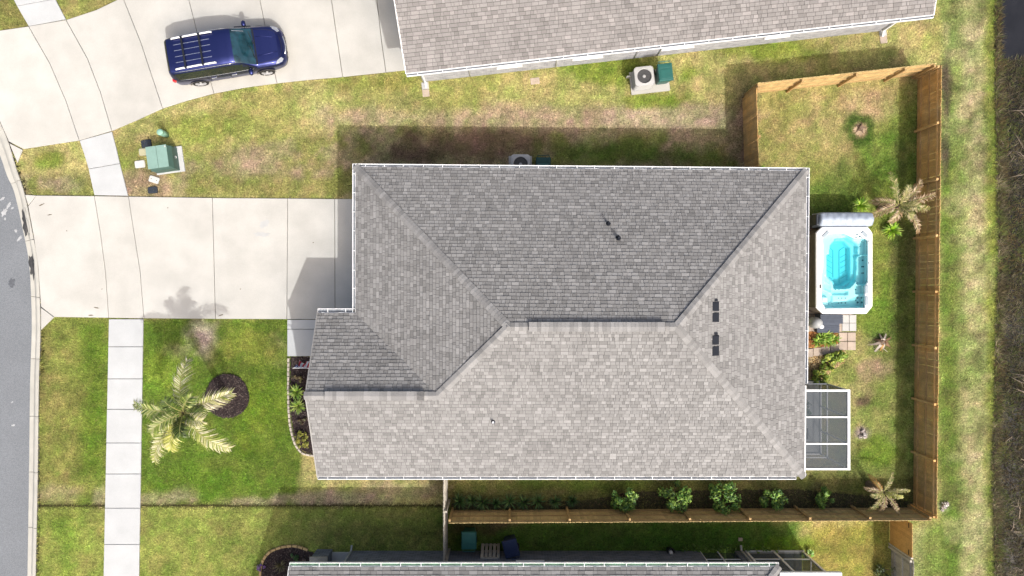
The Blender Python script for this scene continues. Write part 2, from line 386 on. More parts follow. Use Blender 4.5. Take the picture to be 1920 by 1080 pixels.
road_poly_px = [(-3000, 150), (-92, 150)] + KERB_FRONT[1:] + [(45, 3000), (-3000, 3000)]
hard_px = drive_panels + walk_panels_entry + sidewalk_panels + ndrive_panels + [front_bed, ring, south_bed, backbed1]
kerb_poly_px = KERB_FRONT + KERB_BACK[::-1]

YG = (196, 190, 122); GR = (120, 152, 46); LG = (142, 172, 58); TN = (194, 180, 146); BR = (150, 124, 104); OL = (150, 152, 84); PL = (206, 204, 150); DK = (92, 82, 60); DG = (74, 112, 36)
ZR = [  # rectangles x0,x1,y0,y1,soft,colour,strength
    (-900, 560, 596, 950, 8, (116, 142, 54), 1), (60, 215, 590, 947, 8, (148, 158, 78), 1), (155, 205, 600, 880, 25, (112, 142, 48), 0.9), (60, 130, 610, 900, 30, (166, 156, 96), 0.55),
    (-900, 880, 949, 1500, 3, (166, 176, 90), 1), (110, 140, 960, 1080, 25, (130, 160, 60), 0.6),
    (1420, 1730, 150, 330, 30, (180, 174, 108), 1), (1640, 1730, 190, 900, 35, (122, 148, 62), 0.75), (1510, 1700, 330, 620, 30, (146, 164, 72), 0.8),
    (1590, 1700, 690, 900, 30, (156, 166, 92), 0.7),
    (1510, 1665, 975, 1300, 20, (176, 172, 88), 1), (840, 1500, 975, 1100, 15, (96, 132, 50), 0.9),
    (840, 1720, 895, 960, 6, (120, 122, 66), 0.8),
    (1762, 1900, -500, 1600, 6, (150, 168, 92), 1), (1802, 1856, -300, 1600, 20, (206, 202, 146), 0.95), (1766, 1792, 300, 1600, 14, (118, 146, 58), 0.75), (1850, 1874, -300, 1600, 10, (146, 160, 66), 0.8),
    (1700, 1764, 980, 1600, 12, (176, 186, 120), 0.8), (1735, 1790, 980, 1600, 14, (120, 146, 62), 0.7),
    (600, 1400, 205, 240, 16, (202, 184, 148), 0.75), 
]
ZE = [  # ellipses cx,cy,rx,ry,colour,strength
    (375, 622, 38, 42, (198, 184, 160), 0.95), (330, 658, 32, 14, TN, 0.5), (345, 925, 30, 20, TN, 0.9), (300, 935, 50, 12, TN, 0.7), (480, 940, 60, 12, TN, 0.8), (600, 935, 110, 14, TN, 0.9), (760, 920, 80, 22, TN, 0.6),
    (185, 930, 18, 25, TN, 0.8), (110, 925, 60, 22, TN, 0.5), (520, 650, 25, 35, TN, 0.4), (300, 690, 40, 40, LG, 0.5), (470, 650, 60, 40, (146, 158, 68), 0.8), (480, 780, 60, 80, (124, 152, 48), 0.7), (380, 900, 90, 30, (110, 150, 44), 0.6),
    (900, 268, 150, 36, (146, 124, 98), 0.95), (780, 285, 60, 30, (116, 100, 78), 0.9), (1250, 222, 150, 26, (216, 196, 162), 0.85), (1010, 225, 120, 22, (210, 186, 152), 0.8), (480, 310, 120, 30, (186, 168, 136), 0.6), (580, 350, 90, 25, (170, 172, 92), 0.7),
    (1160, 285, 170, 30, (104, 130, 52), 0.8), (1150, 130, 120, 30, (140, 166, 62), 0.8), (1450, 90, 100, 22, (140, 166, 60), 0.8), (1240, 190, 60, 14, (132, 160, 52), 0.7), (700, 150, 90, 20, (168, 172, 84), 0.6), (380, 235, 80, 26, (158, 168, 82), 0.7),
    (1540, 225, 60, 60, (196, 184, 126), 0.6), (1650, 300, 45, 60, (122, 154, 62), 0.8), (1640, 200, 50, 30, (200, 178, 138), 0.6), (1612, 241, 25, 25, (72, 104, 38), 0.85), (1612, 243, 11, 11, (200, 172, 138), 1.0),
    (1100, 10, 4, 4, TN, 0), (100, 300, 40, 20, (136, 160, 60), 0.7), (110, 345, 60, 18, (186, 172, 136), 0.9), (270, 340, 40, 40, (182, 162, 130), 0.8), (250, 290, 50, 30, (150, 160, 78), 0.5), (20, 20, 60, 40, (140, 142, 78), 0.9), (160, 10, 60, 25, (160, 160, 92), 0.8),
    (1400, 240, 25, 60, (176, 150, 124), 0.7), (1640, 690, 40, 26, (196, 172, 138), 0.8), (1610, 735, 30, 30, (186, 168, 126), 0.6), (1620, 752, 14, 9, (110, 90, 78), 0.8), (1617, 812, 14, 13, (206, 190, 178), 1.0), (1650, 640, 22, 16, (196, 180, 168), 0.6), (1660, 600, 40, 50, (118, 156, 56), 0.7), (1640, 850, 50, 30, (128, 164, 52), 0.7),
    (1775, 180, 10, 60, (92, 82, 70), 0.8), (1772, 290, 8, 50, (88, 78, 72), 0.7), (1820, 700, 20, 50, (140, 172, 80), 0.5), (1770, 950, 12, 9, (226, 220, 214), 0.9), (1785, 1000, 20, 80, (112, 148, 54), 0.5),
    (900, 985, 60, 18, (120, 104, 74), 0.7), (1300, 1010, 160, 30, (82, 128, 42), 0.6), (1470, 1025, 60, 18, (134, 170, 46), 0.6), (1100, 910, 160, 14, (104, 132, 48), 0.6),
    (1690, 550, 18, 300, (86, 92, 50), 0.6), (1550, 890, 60, 14, (112, 116, 58), 0.6), (1570, 370, 50, 60, (100, 128, 54), 0.6),
]
def lawn_rgb(X, Y):
    """display colour of the sunlit lawn at photo coordinates"""
    wob = (fbm(X, Y, 60, 5)-0.5); wob2 = (fbm(X, Y, 22, 15)-0.5)
    C = np.empty(X.shape+(3,)); C[:] = YG
    def bl(m, c):
        C[:] = C*(1-m[..., None])+np.asarray(c, float)*m[..., None]
    def ss(a, b, t): t = np.clip((t-a)/(b-a), 0, 1); return t*t*(3-2*t)
    bl(ss(0.45, 0.68, fbm(X, Y, 130, 31))*0.45, (168, 174, 90))
    dP = np.minimum(Y-np.interp(X, [200, 440, 640, 760, 1000, 1400], [330, 277, 244, 236, 206, 192]), 372-Y)+wob2*16+wob*10
    bl(np.where(X < 1395, ss(-3, 6, dP)*0.85, 0), (184, 168, 130)); bl(np.where(X < 1395, ss(-3, 6, dP)*ss(0.48, 0.6, fbm(X, Y, 48, 41))*0.75, 0), (150, 156, 80))
    for x0, x1, y0, y1, s, c, k in ZR:
        d = np.minimum(np.minimum(X-x0, x1-X), np.minimum(Y-y0, y1-Y))+(wob*2.2+wob2)*s*1.2
        bl(ss(-s, s, d)*k, c)
    for cx, cy, rx, ry, c, k in ZE:
        d = np.sqrt(((X-cx)/rx)**2+((Y-cy)/ry)**2)+wob*1.1+wob2*0.9
        bl((1-ss(0.55, 1.25, d))*k, c)
    dl = np.abs(Y-(948+wob*4)); bl(np.where(X < 830, (1-ss(1.2, 3.2, dl))*0.9, 0), (66, 62, 36))
    es = ss(1764, 1772, X)*(1-ss(1858, 1872, X)); bl(es*ss(0.45, 0.62, fbm(X, Y, 45, 61))*0.25, (132, 142, 76)); bl(es*ss(0.55, 0.68, fbm(X, Y, 26, 63))*0.4, (96, 96, 60)); bl(es*ss(0.5, 0.66, fbm(X, Y, 70, 64))*0.4, (196, 190, 146))
    f = 0.86+0.28*fbm(X, Y, 9, 77)+(vnoise(X, Y, 30, 78)-0.5)*0.18
    g = (fbm(X, Y, 16, 91)-0.5)
    C *= f[..., None]; C[..., 0] *= 1+g*0.3; C[..., 1] *= 1+g*0.04; C[..., 2] *= 1+g*0.4
    m = ss(-4, 7, X-edge_x(Y)+wob*10)
    bl(m, (66, 56, 40)); bl(m*ss(0.5, 0.62, fbm(X, Y, 40, 55)), (104, 92, 42)); bl(m*ss(0.45, 0.6, fbm(X, Y, 55, 65)), (44, 40, 34))
    return np.clip(C, 0, 255)
def lin_np(C):
    c = C/255.0; return np.where(c <= 0.04045, c/12.92, ((c+0.055)/1.055)**2.4)

# ------------------------------------------------------------------ ground sheet
S0 = CAMH/FPX
def ground_z(PX, PY):
    z = np.zeros(PX.shape)
    rk = inpoly(PX, PY, road_poly_px) | inpoly(PX, PY, kerb_poly_px)
    z[rk] = -0.35
    d = (PX-edge_x(PY))*S0
    z = np.where(d > 0, -0.75*np.clip(d/0.9, 0, 1), z)
    far = d > 9
    z = np.where(far, np.minimum(0, -0.75+0.75*np.clip((d-9)/3, 0, 1)), z)
    return z
gx = np.concatenate([[-600, -200, -80, -45, -34, -29], np.arange(-26, 26.01, 0.2), [27, 28.5, 30, 31, 33, 36, 45, 80, 200, 600]])
gy = np.concatenate([[-600, -200, -80, -40, -28, -21], np.arange(-16, 16.01, 0.2), [21, 28, 40, 80, 200, 600]])
GX, GY = np.meshgrid(gx, gy); PXg = GX/S0+960; PYg = 540-GY/S0
GZ = ground_z(PXg, PYg)
nx, ny = len(gx), len(gy)
gv = np.stack([GX.ravel(), GY.ravel(), GZ.ravel()], 1)
ii = (np.arange(ny-1)[:, None]*nx+np.arange(nx-1)[None, :]).ravel()
gf = np.stack([ii, ii+1, ii+1+nx, ii+nx], 1)
def np_mesh(name, v, f, colr, m, smooth=False):
    me = bpy.data.meshes.new(name); k = f.shape[1]
    me.vertices.add(len(v)); me.vertices.foreach_set('co', np.ascontiguousarray(v, dtype=np.float32).ravel())
    me.loops.add(f.size); me.loops.foreach_set('vertex_index', np.ascontiguousarray(f, dtype=np.int32).ravel())
    me.polygons.add(len(f)); me.polygons.foreach_set('loop_start', np.arange(0, f.size, k, dtype=np.int32))
    if colr is not None:
        at = me.color_attributes.new('col', 'FLOAT_COLOR', 'POINT')
        at.data.foreach_set('color', np.ascontiguousarray(np.concatenate([colr, np.ones((len(colr), 1))], 1), dtype=np.float32).ravel())
    me.materials.append(m); me.update(calc_edges=True); me.validate()
    if smooth: me.polygons.foreach_set('use_smooth', np.ones(len(f), bool))
    return me
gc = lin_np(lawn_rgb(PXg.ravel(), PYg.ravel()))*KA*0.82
def link(name, me):
    o = bpy.data.objects.new(name, me); col.objects.link(o); return o
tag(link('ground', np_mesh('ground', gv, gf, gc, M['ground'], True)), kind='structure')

# grass blades on the lawns, one mass nobody could count
def grass():
    n = 900000
    X = rng.uniform(-23.2, 22.0, n); Y = rng.uniform(-13.6, 13.6, n); px = X/S0+960; py = 540-Y/S0
    keep = ~(inpoly(px, py, road_poly_px) | inpoly(px, py, kerb_poly_px))
    for poly in hard_px: keep &= ~inpoly(px, py, inset(poly, -0.6) if len(poly) < 30 else poly)
    keep &= ~inpoly(X, Y, main_wall)
    keep &= ~((X > 11.0) & (X < 13.15) & (Y < -3.85) & (Y > -7.15))
    keep &= ~((Y < -11.2) & (X > -8.4) & (X < 12.4))
    keep &= ~((X > 12.6) & (X < 14.9) & (Y > -1.05) & (Y < 3.2))
    keep &= ~((X > 11.1) & (X < 14.9) & (Y > -2.75) & (Y < -1.0))
    keep &= (px < edge_x(py)+4)
    bare = np.hypot(px-1612, py-243) < 11; keep &= ~bare
    fb = inpoly(px, py, fence_bed); keep &= ~(fb & (rng.random(n) < 0.45))
    bb = inpoly(px, py, backbed2); keep &= ~(bb & (rng.random(n) < 0.9))
    keep &= ~((np.abs(py-948) < 2.0) & (px < 830) & (rng.random(n) < 0.8))
    rgb0 = lawn_rgb(px, py); dry = np.clip((rgb0[:, 0]-rgb0[:, 1])/30+0.25, 0, 1)
    keep &= ~(rng.random(n) < dry*0.35)
    tuft = 0.65*vnoise(px, py, 4.2, 301)+0.35*vnoise(px, py, 2.4, 302)
    keep &= ~((tuft < 0.36) & (rng.random(n) < 0.8))
    X = X[keep]; Y = Y[keep]; rgb = rgb0[keep]; tf = tuft[keep]; m = len(X)
    a = rng.uniform(0, 2*math.pi, m); L = rng.uniform(0.05, 0.125, m); w = rng.uniform(0.007, 0.014, m); h = L*rng.uniform(0.25, 0.75, m)
    dx = np.cos(a); dy = np.sin(a)
    v = np.empty((m, 3, 3))
    v[:, 0] = np.stack([X-dy*w, Y+dx*w, np.full(m, -0.004)], 1); v[:, 1] = np.stack([X+dy*w, Y-dx*w, np.full(m, -0.004)], 1)
    v[:, 2] = np.stack([X+dx*L, Y+dy*L, h], 1)
    c = lin_np(rgb)*KA*1.08
    j = rng.uniform(0.75, 1.25, (m, 1)); c = c*j*(0.08+tf*1.76)[:, None]
    hot = rng.random(m) < 0.09; c[hot] = c[hot]*np.array([1.35, 1.2, 1.25])
    dead = rng.random(m) < 0.08; c[dead] = c[dead]*0.55+np.array(A(150, 128, 92))*0.45
    c = np.repeat(np.clip(c, 0, 0.8), 3, axis=0)
    o = link('lawn_grass', np_mesh('lawn_grass', v.reshape(-1, 3), np.arange(m*3).reshape(-1, 3), c, M['grass']))
    tag(o, 'short patchy lawn grass, green and straw coloured, around the houses', 'grass', kind='stuff')
grass()

# ------------------------------------------------------------------ road, kerb, paving
kf = [P2(*p) for p in KERB_FRONT]; kb = [P2(*p) for p in KERB_BACK]
mb = MB(); mb.face([(-60, 12, -0.09)]+[(kf[0][0]-6, kf[0][1]+8, -0.09)]+[(p[0], p[1], -0.09) for p in kf]+[(kf[-1][0], -60, -0.09), (-60, -60, -0.09)])
road = tag(mb.build('road', M['asphalt'], origin=False), kind='structure')
def blob(cx, cy, rx, ry, z, seed, n=18, rot=0.0):
    r = random.Random(seed); pts = []
    for i in range(n):
        a = 2*math.pi*i/n; k = r.uniform(0.55, 1.15); x = rx*k*math.cos(a); y = ry*k*math.sin(a)
        pts.append(P(cx+x*math.cos(rot)-y*math.sin(rot), cy+x*math.sin(rot)+y*math.cos(rot), z))
    return pts
for i, (x, y, rx, ry, ro) in enumerate([(5, 398, 5, 9, 0.5), (14, 385, 3, 8, 0.6), (2, 372, 3, 6, 0.9), (34, 447, 3, 7, 0.7), (27, 433, 3, 4, 0.2), (20, 390, 2, 4, 1), (22, 798, 2, 4, 1.3), (20, 755, 4, 1, -0.6), (7, 410, 2, 3, 0)]):
    MB().face([(p.x, p.y, -0.086) for p in blob(x, y, rx, ry, 0, 40+i, rot=ro)][::-1]).build('worn_patch', M['roadwear'], road)
MB().face([(p.x, p.y, -0.085) for p in blob(20, 530, 8, 9, 0, 91)][::-1]).build('tar_patch', mat('faint_tar', A(112, 116, 122), 0.9, 0.2, 12, 0.3, 60), road)

kerb_base = MB()
for i in range(len(kf)-1):
    kerb_base.face([(*kf[i], -0.13), (*kf[i+1], -0.13), (*kb[i+1], -0.06), (*kb[i], -0.06)])
kerb = tag(kerb_base.build('kerb', M['joint'], origin=False), kind='structure')
# rolled kerb stones between the joints
kj = [150, 240, 338, 449, 558, 673, 781, 886, 990, 1095, 1200, 1290]
FR = np.array(KERB_FRONT); BK = np.array(KERB_BACK)
def kx(arr, t): return np.array([np.interp(t, np.linspace(0, 1, len(arr)), arr[:, k]) for k in (0, 1)])
tt = np.linspace(0, 1, 400); yb = np.array([kx(BK, t)[1] for t in tt])
prof = [(0.0, -0.083), (0.03, -0.075), (0.38, -0.088), (0.48, -0.05), (0.62, 0.035), (0.75, 0.058), (0.97, 0.062), (1.0, 0.04)]
for a, b in zip(kj, kj[1:]):
    t0 = np.interp(a+0.45, yb, tt); t1 = np.interp(b-0.45, yb, tt); k = MB(); rows = []
    for t in np.linspace(t0, t1, 9):
        f = kx(FR, t); q = kx(BK, t)
        rows.append([P2(*(f*(1-s)+q*s))+(z,) for s, z in prof])
    n = len(prof)
    vs = [p for r_ in rows for p in r_]; vs0 = [(p[0], p[1], -0.16) for p in (rows[0][0], rows[0][-1], rows[-1][0], rows[-1][-1])]
    fs = [(i*n+j+1, i*n+j, (i+1)*n+j, (i+1)*n+j+1) for i in range(8) for j in range(n-1)]
    m = len(vs)
    fs += [tuple(range(n))+(m+1, m), tuple(8*n+j for j in range(n-1, -1, -1))+(m+2, m+3)]
    k.raw(vs+vs0, fs).build('kerb_stone', M['kerb'], kerb)
for cx, cy, rx, ry, ro, sd in [(47, 416, 8.5, 32, -0.18, 5), (59, 498, 8, 27, -0.1, 9)]:
    pts = blob(cx, cy, rx, ry, 0, sd, 22, ro)
    k = MB(); fpt = []
    for p in pts:
        pxx = p.x/S0+960; pyy = 540-p.y/S0
        t = np.interp(pyy, yb, tt); f = kx(FR, t)[0]; q = kx(BK, t)[0]; s = (pxx-f)/(q-f)
        fpt.append((p.x, p.y, float(np.interp(s, [c[0] for c in prof], [c[1] for c in prof]))+0.006))
    c0 = tuple(np.mean(np.array(fpt), 0)-np.array([0, 0, 0.003]))
    for i in range(len(fpt)): k.face([c0, fpt[(i+1) % len(fpt)], fpt[i]])
    k.build('tar_patch', M['tar'], kerb)

def paving(name, panels, m, ztop, base=True, gap=0.011, pname='slab', mname=None, zb=0.006):
    b = MB()
    for p in panels:
        q = [P2(*v) for v in p]; q = inset(q, 0.002)
        ar = sum(q[i][0]*q[(i+1) % len(q)][1]-q[(i+1) % len(q)][0]*q[i][1] for i in range(len(q)))
        b.face([(v[0], v[1], zb) for v in (q if ar > 0 else q[::-1])])
    root = tag(b.build(name, M['joint'], origin=False), kind='structure')
    for i, p in enumerate(panels):
        q = inset([P2(*v) for v in p], gap); zt = ztop+rnd.uniform(-0.003, 0.003)
        MB().prism(q, -0.05, zt-0.008, top=None).prism(q, zt-0.008, zt, top=inset(q, 0.006)).build(pname, m, root)
    return root
driveway = paving('driveway', drive_panels, M['concrete'], 0.062)
paving('neighbour_driveway', ndrive_panels, M['concrete'], 0.062)
paving('entry_walk', walk_panels_entry, M['concrete_walk'], 0.062)
paving('sidewalk', sidewalk_panels, M['concrete_walk'], 0.060)
for x, y, rx, ry, sd in [(492, 440, 17, 5, 3), (497, 420, 10, 9, 4)]:
    MB().face([(p.x, p.y, 0.0675) for p in blob(x, y, rx, ry, 0, sd)][::-1]).build('stain', mat('stain', A(218, 219, 217), 0.9, 0.04, 6), driveway)

lit = mat('leaf_litter', A(120, 108, 88), 0.9, 0.2, 20)
for i, (x, y, rx, ry, ro) in enumerate(((80, 384, 7, 1.3, -0.4), (95, 403, 5, 1, -0.2), (182, 577, 6, 1.1, 0.15), (172, 591, 6, 1, 0), (127, 433, 1.4, 1.2, 0), (415, 591, 6, 1, -.3), (316, 390, 1.3, 1.1, 0), (588, 455, 1.5, 1, 0), (545, 370, 2, 1, 0), (193, 542, 1.4, 1, 0), (452, 542, 1.4, 1, 0))):
    MB().face([(p.x, p.y, 0.0685) for p in blob(x, y, rx, ry, 0, 300+i, 12, ro)][::-1]).build('leaf_litter', lit, driveway)
# ------------------------------------------------------------------ roofs
def hsh(c, k): return tuple(v*k for v in c)
SH_MAIN = [A(166, 165, 163), A(169, 168, 166), A(163, 162, 160), A(171, 170, 168), A(161, 160, 158), A(178, 177, 175), A(155, 154, 152), A(149, 148, 146)]
SH_N = [A(165, 161, 158), A(168, 164, 161), A(161, 157, 154), A(171, 167, 164), A(163, 159, 156), A(177, 172, 169), A(153, 149, 146)]
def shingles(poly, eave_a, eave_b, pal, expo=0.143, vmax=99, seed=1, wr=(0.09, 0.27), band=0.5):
    """courses of laminated shingle tabs on a roof plane, clipped to its outline"""
    r = random.Random(seed)
    a = Vector(eave_a); u = (Vector(eave_b)-a).normalized()
    pts = [Vector(p) for p in poly]
    nrm = Vector((0, 0, 0))
    for i in range(1, len(pts)-1): nrm += (pts[i]-pts[0]).cross(pts[i+1]-pts[0])
    nrm.normalize()
    if nrm.z < 0: nrm = -nrm
    v = nrm.cross(u).normalized()
    if v.z < 0: v = -v
    us = [(p-a).dot(u) for p in pts]; vs_ = [(p-a).dot(v) for p in pts]
    u0, u1 = min(us), max(us); v1 = min(max(vs_), vmax)
    bm = bmesh.new(); cl = bm.loops.layers.float_color.new('col')
    # horizontal extent per course to skip tabs outside
    def span(vv):
        xs = []
        for i in range(len(pts)):
            A0, B0 = (us[i], vs_[i]), (us[(i+1) % len(pts)], vs_[(i+1) % len(pts)])
            if (A0[1]-vv)*(B0[1]-vv) <= 0 and A0[1] != B0[1]: xs.append(A0[0]+(B0[0]-A0[0])*(vv-A0[1])/(B0[1]-A0[1]))
        return (min(xs), max(xs)) if xs else None
    j = 0
    while j*expo < v1:
        vb = j*expo-0.0; vt = vb+expo+0.02
        sp = [s for s in (span(min(max(vb, 1e-3), v1-1e-3)), span(min(vt, max(vs_)-1e-3))) if s]
        lo = min(s[0] for s in sp)-0.05 if sp else u0; hi = max(s[1] for s in sp)+0.05 if sp else u1
        x = lo-r.uniform(0, 0.3); last = -1
        while x < hi:
            w = r.choice([wr[0], 0.7*wr[0]+0.3*wr[1], 0.5*wr[0]+0.5*wr[1], 0.4*wr[0]+0.6*wr[1], wr[1]])*r.uniform(0.9, 1.1)
            k = r.choice([i for i in range(len(pal)) if i != last]); last = k
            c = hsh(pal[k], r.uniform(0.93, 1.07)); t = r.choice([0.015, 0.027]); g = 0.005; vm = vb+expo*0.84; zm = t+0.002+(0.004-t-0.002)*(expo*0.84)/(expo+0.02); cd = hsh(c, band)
            q = [(x+g, vb, t+0.002), (x+w-g, vb, t+0.002), (x+w-g, vt, 0.004), (x+g, vt, 0.004), (x+g, vb, -0.004), (x+w-g, vb, -0.004), (x+w-g, vm, zm), (x+g, vm, zm)]
            bv = [bm.verts.new(a+u*p[0]+v*p[1]+nrm*p[2]) for p in q]
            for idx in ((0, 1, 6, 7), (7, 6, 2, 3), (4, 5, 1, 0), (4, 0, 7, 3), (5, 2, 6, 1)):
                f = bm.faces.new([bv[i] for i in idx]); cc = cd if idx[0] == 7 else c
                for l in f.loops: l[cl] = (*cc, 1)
            x += w
        j += 1
    cen = sum(pts, Vector())/len(pts)
    n = len(pts)
    conv = True
    for i in range(n):
        p0, p1 = pts[i], pts[(i+1) % n]; e = Vector((p1.x-p0.x, p1.y-p0.y, 0)).normalized(); no = Vector((e.y, -e.x, 0))
        if no.dot(cen-p0) > 0: no = -no
        # skip edges that are reflex boundaries (they would cut valid area)
        if any(no.dot(q-p0) > 0.02 for q in pts): continue
        bmesh.ops.bisect_plane(bm, geom=bm.verts[:]+bm.edges[:]+bm.faces[:], plane_co=p0+no*0.012, plane_no=no, clear_outer=True)
    me = bpy.data.meshes.new('shingles'); bm.to_mesh(me); bm.free(); me.materials.append(M['shingle'])
    me.color_attributes.active_color_index = 0
    return me
def roof_field(parent, *args, **kw):
    me = shingles(*args, **kw); me.transform(WM[parent.name].inverted())
    o = bpy.data.objects.new('shingles', me); col.objects.link(o); o.parent = parent
    return tag(o, kind='stuff')
def cap_mesh(w=0.15, L=0.24, drop=0.5, t=0.014):
    """one folded cap shingle, ridge along +x"""
    mb = MB()
    for sx, s2 in ((0, 1),):
        pts = []
        for x, z in ((-L/2, 0.024), (L/2, 0.010)):
            pts.append([(x, -w, z-w*drop), (x, 0, z), (x, w, z-w*drop), (x, w, z-w*drop-t), (x, 0, z-t), (x, -w, z-w*drop-t)])
        vs = pts[0]+pts[1]
        mb.raw(vs, [(0, 6, 7, 1), (1, 7, 8, 2), (2, 8, 9, 3), (3, 9, 10, 4), (4, 10, 11, 5), (5, 11, 6, 0), (0, 1, 4, 5), (1, 2, 3, 4), (6, 11, 10, 7), (7, 10, 9, 8)])
    return mb.mesh('ridge_cap', M['cap'])
def caps(parent, a, b, drop, step=0.143, lift=0.034, seed=0, name='ridge_cap', w=0.15):
    """cap shingles laid from a (low) to b (high)"""
    a = Vector(a); b = Vector(b); d = (b-a); Ln = d.length; d.normalize()
    y = Vector((-d.y, d.x, 0)).normalized(); z = d.cross(y)
    me = cap_mesh(drop=drop, w=w); inv = WM[parent.name].inverted(); r = random.Random(seed); n = int(Ln/step)
    for i in range(n+1):
        p = a+d*min(i*step, Ln-0.08)+Vector((0, 0, lift))
        Mx = Matrix((( d.x, y.x, z.x, p.x), (d.y, y.y, z.y, p.y), (d.z, y.z, z.z, p.z), (0, 0, 0, 1)))
        piece(name, me, parent, inv @ Mx @ Matrix.Rotation(r.uniform(-0.02, 0.02), 4, 'Z'))
def hanger_mesh(m): return MB().box(-0.012, 0.012, -0.066, 0.066, 0, 0.012).mesh('hanger', m)
def gutter(parent, a, b, out, m, mh, step=0.75, w=0.125, h=0.11, inner=None):
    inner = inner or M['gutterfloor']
    """open U gutter outside the eave line a-b; out = unit outward direction"""
    a = Vector(a); b = Vector(b); o = Vector((*out, 0)).normalized(); u = (b-a).normalized(); mb = MB()
    P_ = lambda s, k, z: s+o*k+Vector((0, 0, z))
    t = 0.022
    for k0, k1, z0, z1 in ((0.0, t, -h, 0), (w-t, w, -h, 0.004), (t, w-t, -h, -h+0.012)):
        vs = [P_(s, k, z) for s in (a, b) for z in (z0, z1) for k in (k0, k1)]
        mb.raw(vs, [(0, 1, 3, 2), (4, 6, 7, 5), (0, 4, 5, 1), (2, 3, 7, 6), (0, 2, 6, 4), (1, 5, 7, 3)])
    for s in (a, b):
        sgn = -1 if s is a else 1
        vs = [P_(s+u*sgn*q, k, z) for q in (0.001, 0.008) for z in (-h, 0) for k in (0, w)]
        mb.raw(vs, [(0, 1, 3, 2), (4, 6, 7, 5), (0, 4, 5, 1), (2, 3, 7, 6), (0, 2, 6, 4), (1, 5, 7, 3)])
    g = mb.build('gutter', m, parent)
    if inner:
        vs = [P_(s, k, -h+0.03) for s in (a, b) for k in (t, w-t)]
        MB().raw(vs, [(0, 1, 3, 2)]).build('shade_stain_strip', inner, g)  # floor strip: the grey is painted shade, the green is stain
    me = hanger_mesh(mh); n = int((b-a).length/step); inv = WM[parent.name].inverted()
    for i in range(n):
        p = a+u*((i+0.5)*step+rnd.uniform(-0.04, 0.04))+o*(w/2)+Vector((0, 0, 0.0))
        Mx = Matrix(((u.x, o.x, 0, p.x), (u.y, o.y, 0, p.y), (0, 0, 1, p.z), (0, 0, 0, 1)))
        piece('hanger', me, g, inv @ Mx)
    return g
def window(parent, c, nrm, w, h, name='window'):
    """window on a wall: c centre on the wall face, nrm outward"""
    c = Vector(c); n = Vector((*nrm, 0)).normalized(); u = Vector((-n.y, n.x, 0))
    Mx = Matrix(((u.x, n.x, 0, c.x), (u.y, n.y, 0, c.y), (0, 0, 1, c.z), (0, 0, 0, 1)))
    o = MB().box(-w/2, w/2, 0.002, 0.02, -h/2, h/2, Mx).build(name, M['glass'], parent)
    f = MB(); t = 0.06
    for x0, x1, z0, z1 in ((-w/2-t, w/2+t, h/2, h/2+t), (-w/2-t, w/2+t, -h/2-t, -h/2), (-w/2-t, -w/2, -h/2, h/2), (w/2, w/2+t, -h/2, h/2), (-w/2, w/2, -0.02, 0.02)):
        f.box(x0, x1, 0.0, 0.05, z0, z1, Mx)
    f.build('frame', M['trim'], o)
    MB().box(-w/2-0.09, w/2+0.09, 0.0, 0.09, -h/2-t-0.05, -h/2-t-0.001, Mx).build('sill', M['trim'], o)
    return o
def door(parent, c, nrm, w, h, m, panels=(2, 4), name='door'):
    c = Vector(c); n = Vector((*nrm, 0)).normalized(); u = Vector((-n.y, n.x, 0))
    Mx = Matrix(((u.x, n.x, 0, c.x), (u.y, n.y, 0, c.y), (0, 0, 1, c.z), (0, 0, 0, 1)))
    d = MB().box(-w/2, w/2, 0.002, 0.03, 0, h, Mx).build(name, m, parent)
    pw, ph = w/panels[0], h/panels[1]
    for i in range(panels[0]):
        for j in range(panels[1]):
            MB().box(-w/2+i*pw+0.06, -w/2+(i+1)*pw-0.06, 0.03, 0.042, j*ph+0.05, (j+1)*ph-0.05, Mx).build('panel', m, d)
    MB().box(w/2-0.12, w/2-0.08, 0.03, 0.09, h*0.45, h*0.45+0.12, Mx).build('handle', M['chrome'], d)
    f = MB()
    for x0, x1, z0, z1 in ((-w/2-0.1, -w/2-0.001, 0, h+0.1), (w/2+0.001, w/2+0.1, 0, h+0.1), (-w/2, w/2, h+0.001, h+0.1)): f.box(x0, x1, 0, 0.06, z0, z1, Mx)
    f.build('door_frame', M['trim'], d)
    return d

# ------------------------------------------------------------------ main house
ZE_ = 3.0
NW, NE, SE, SW = Vector((-6.117, 4.74, ZE_)), Vector((11.52, 4.58, ZE_)), Vector((11.42, -7.37, ZE_)), Vector((-7.6, -7.37, ZE_))
VB = Vector((-6.117, -0.98, ZE_)); GN = Vector((-7.6, -0.98, ZE_))
RW, RE = Vector((-0.12, -1.36, 6.0)), Vector((5.78, -1.36, 6.0))
GP, GE = Vector((-7.6, -3.97, 4.695)), Vector((-2.74, -3.97, 4.69))
house = thing('house', (2.0, -1.4, 0), 'grey shingled hip roof house between driveway and fenced back yard', 'house')
wl_ = MB().prism(main_wall, -0.05, 2.86)
wl_.raw([(-7.2, -6.95, 2.861), (-7.2, -1.42, 2.861), (-7.2, -3.97, 4.42), (-7.0, -6.95, 2.861), (-7.0, -1.42, 2.861), (-7.0, -3.97, 4.42)], [(0, 2, 1), (3, 4, 5), (0, 3, 5, 2), (1, 2, 5, 4), (0, 1, 4, 3)])
wl_.build('wall', M['brick'], house)
sof = MB()
sof.prism([(NW.x+0.02, NW.y-0.02), (NE.x-0.02, NE.y-0.02), (SE.x-0.02, SE.y+0.02), (SW.x+0.02, SW.y+0.02), (GN.x+0.02, GN.y-0.02), (VB.x+0.02, VB.y-0.02)], 2.862, 2.9)
sof.build('soffit', M['trim'], house)
dk = MB()
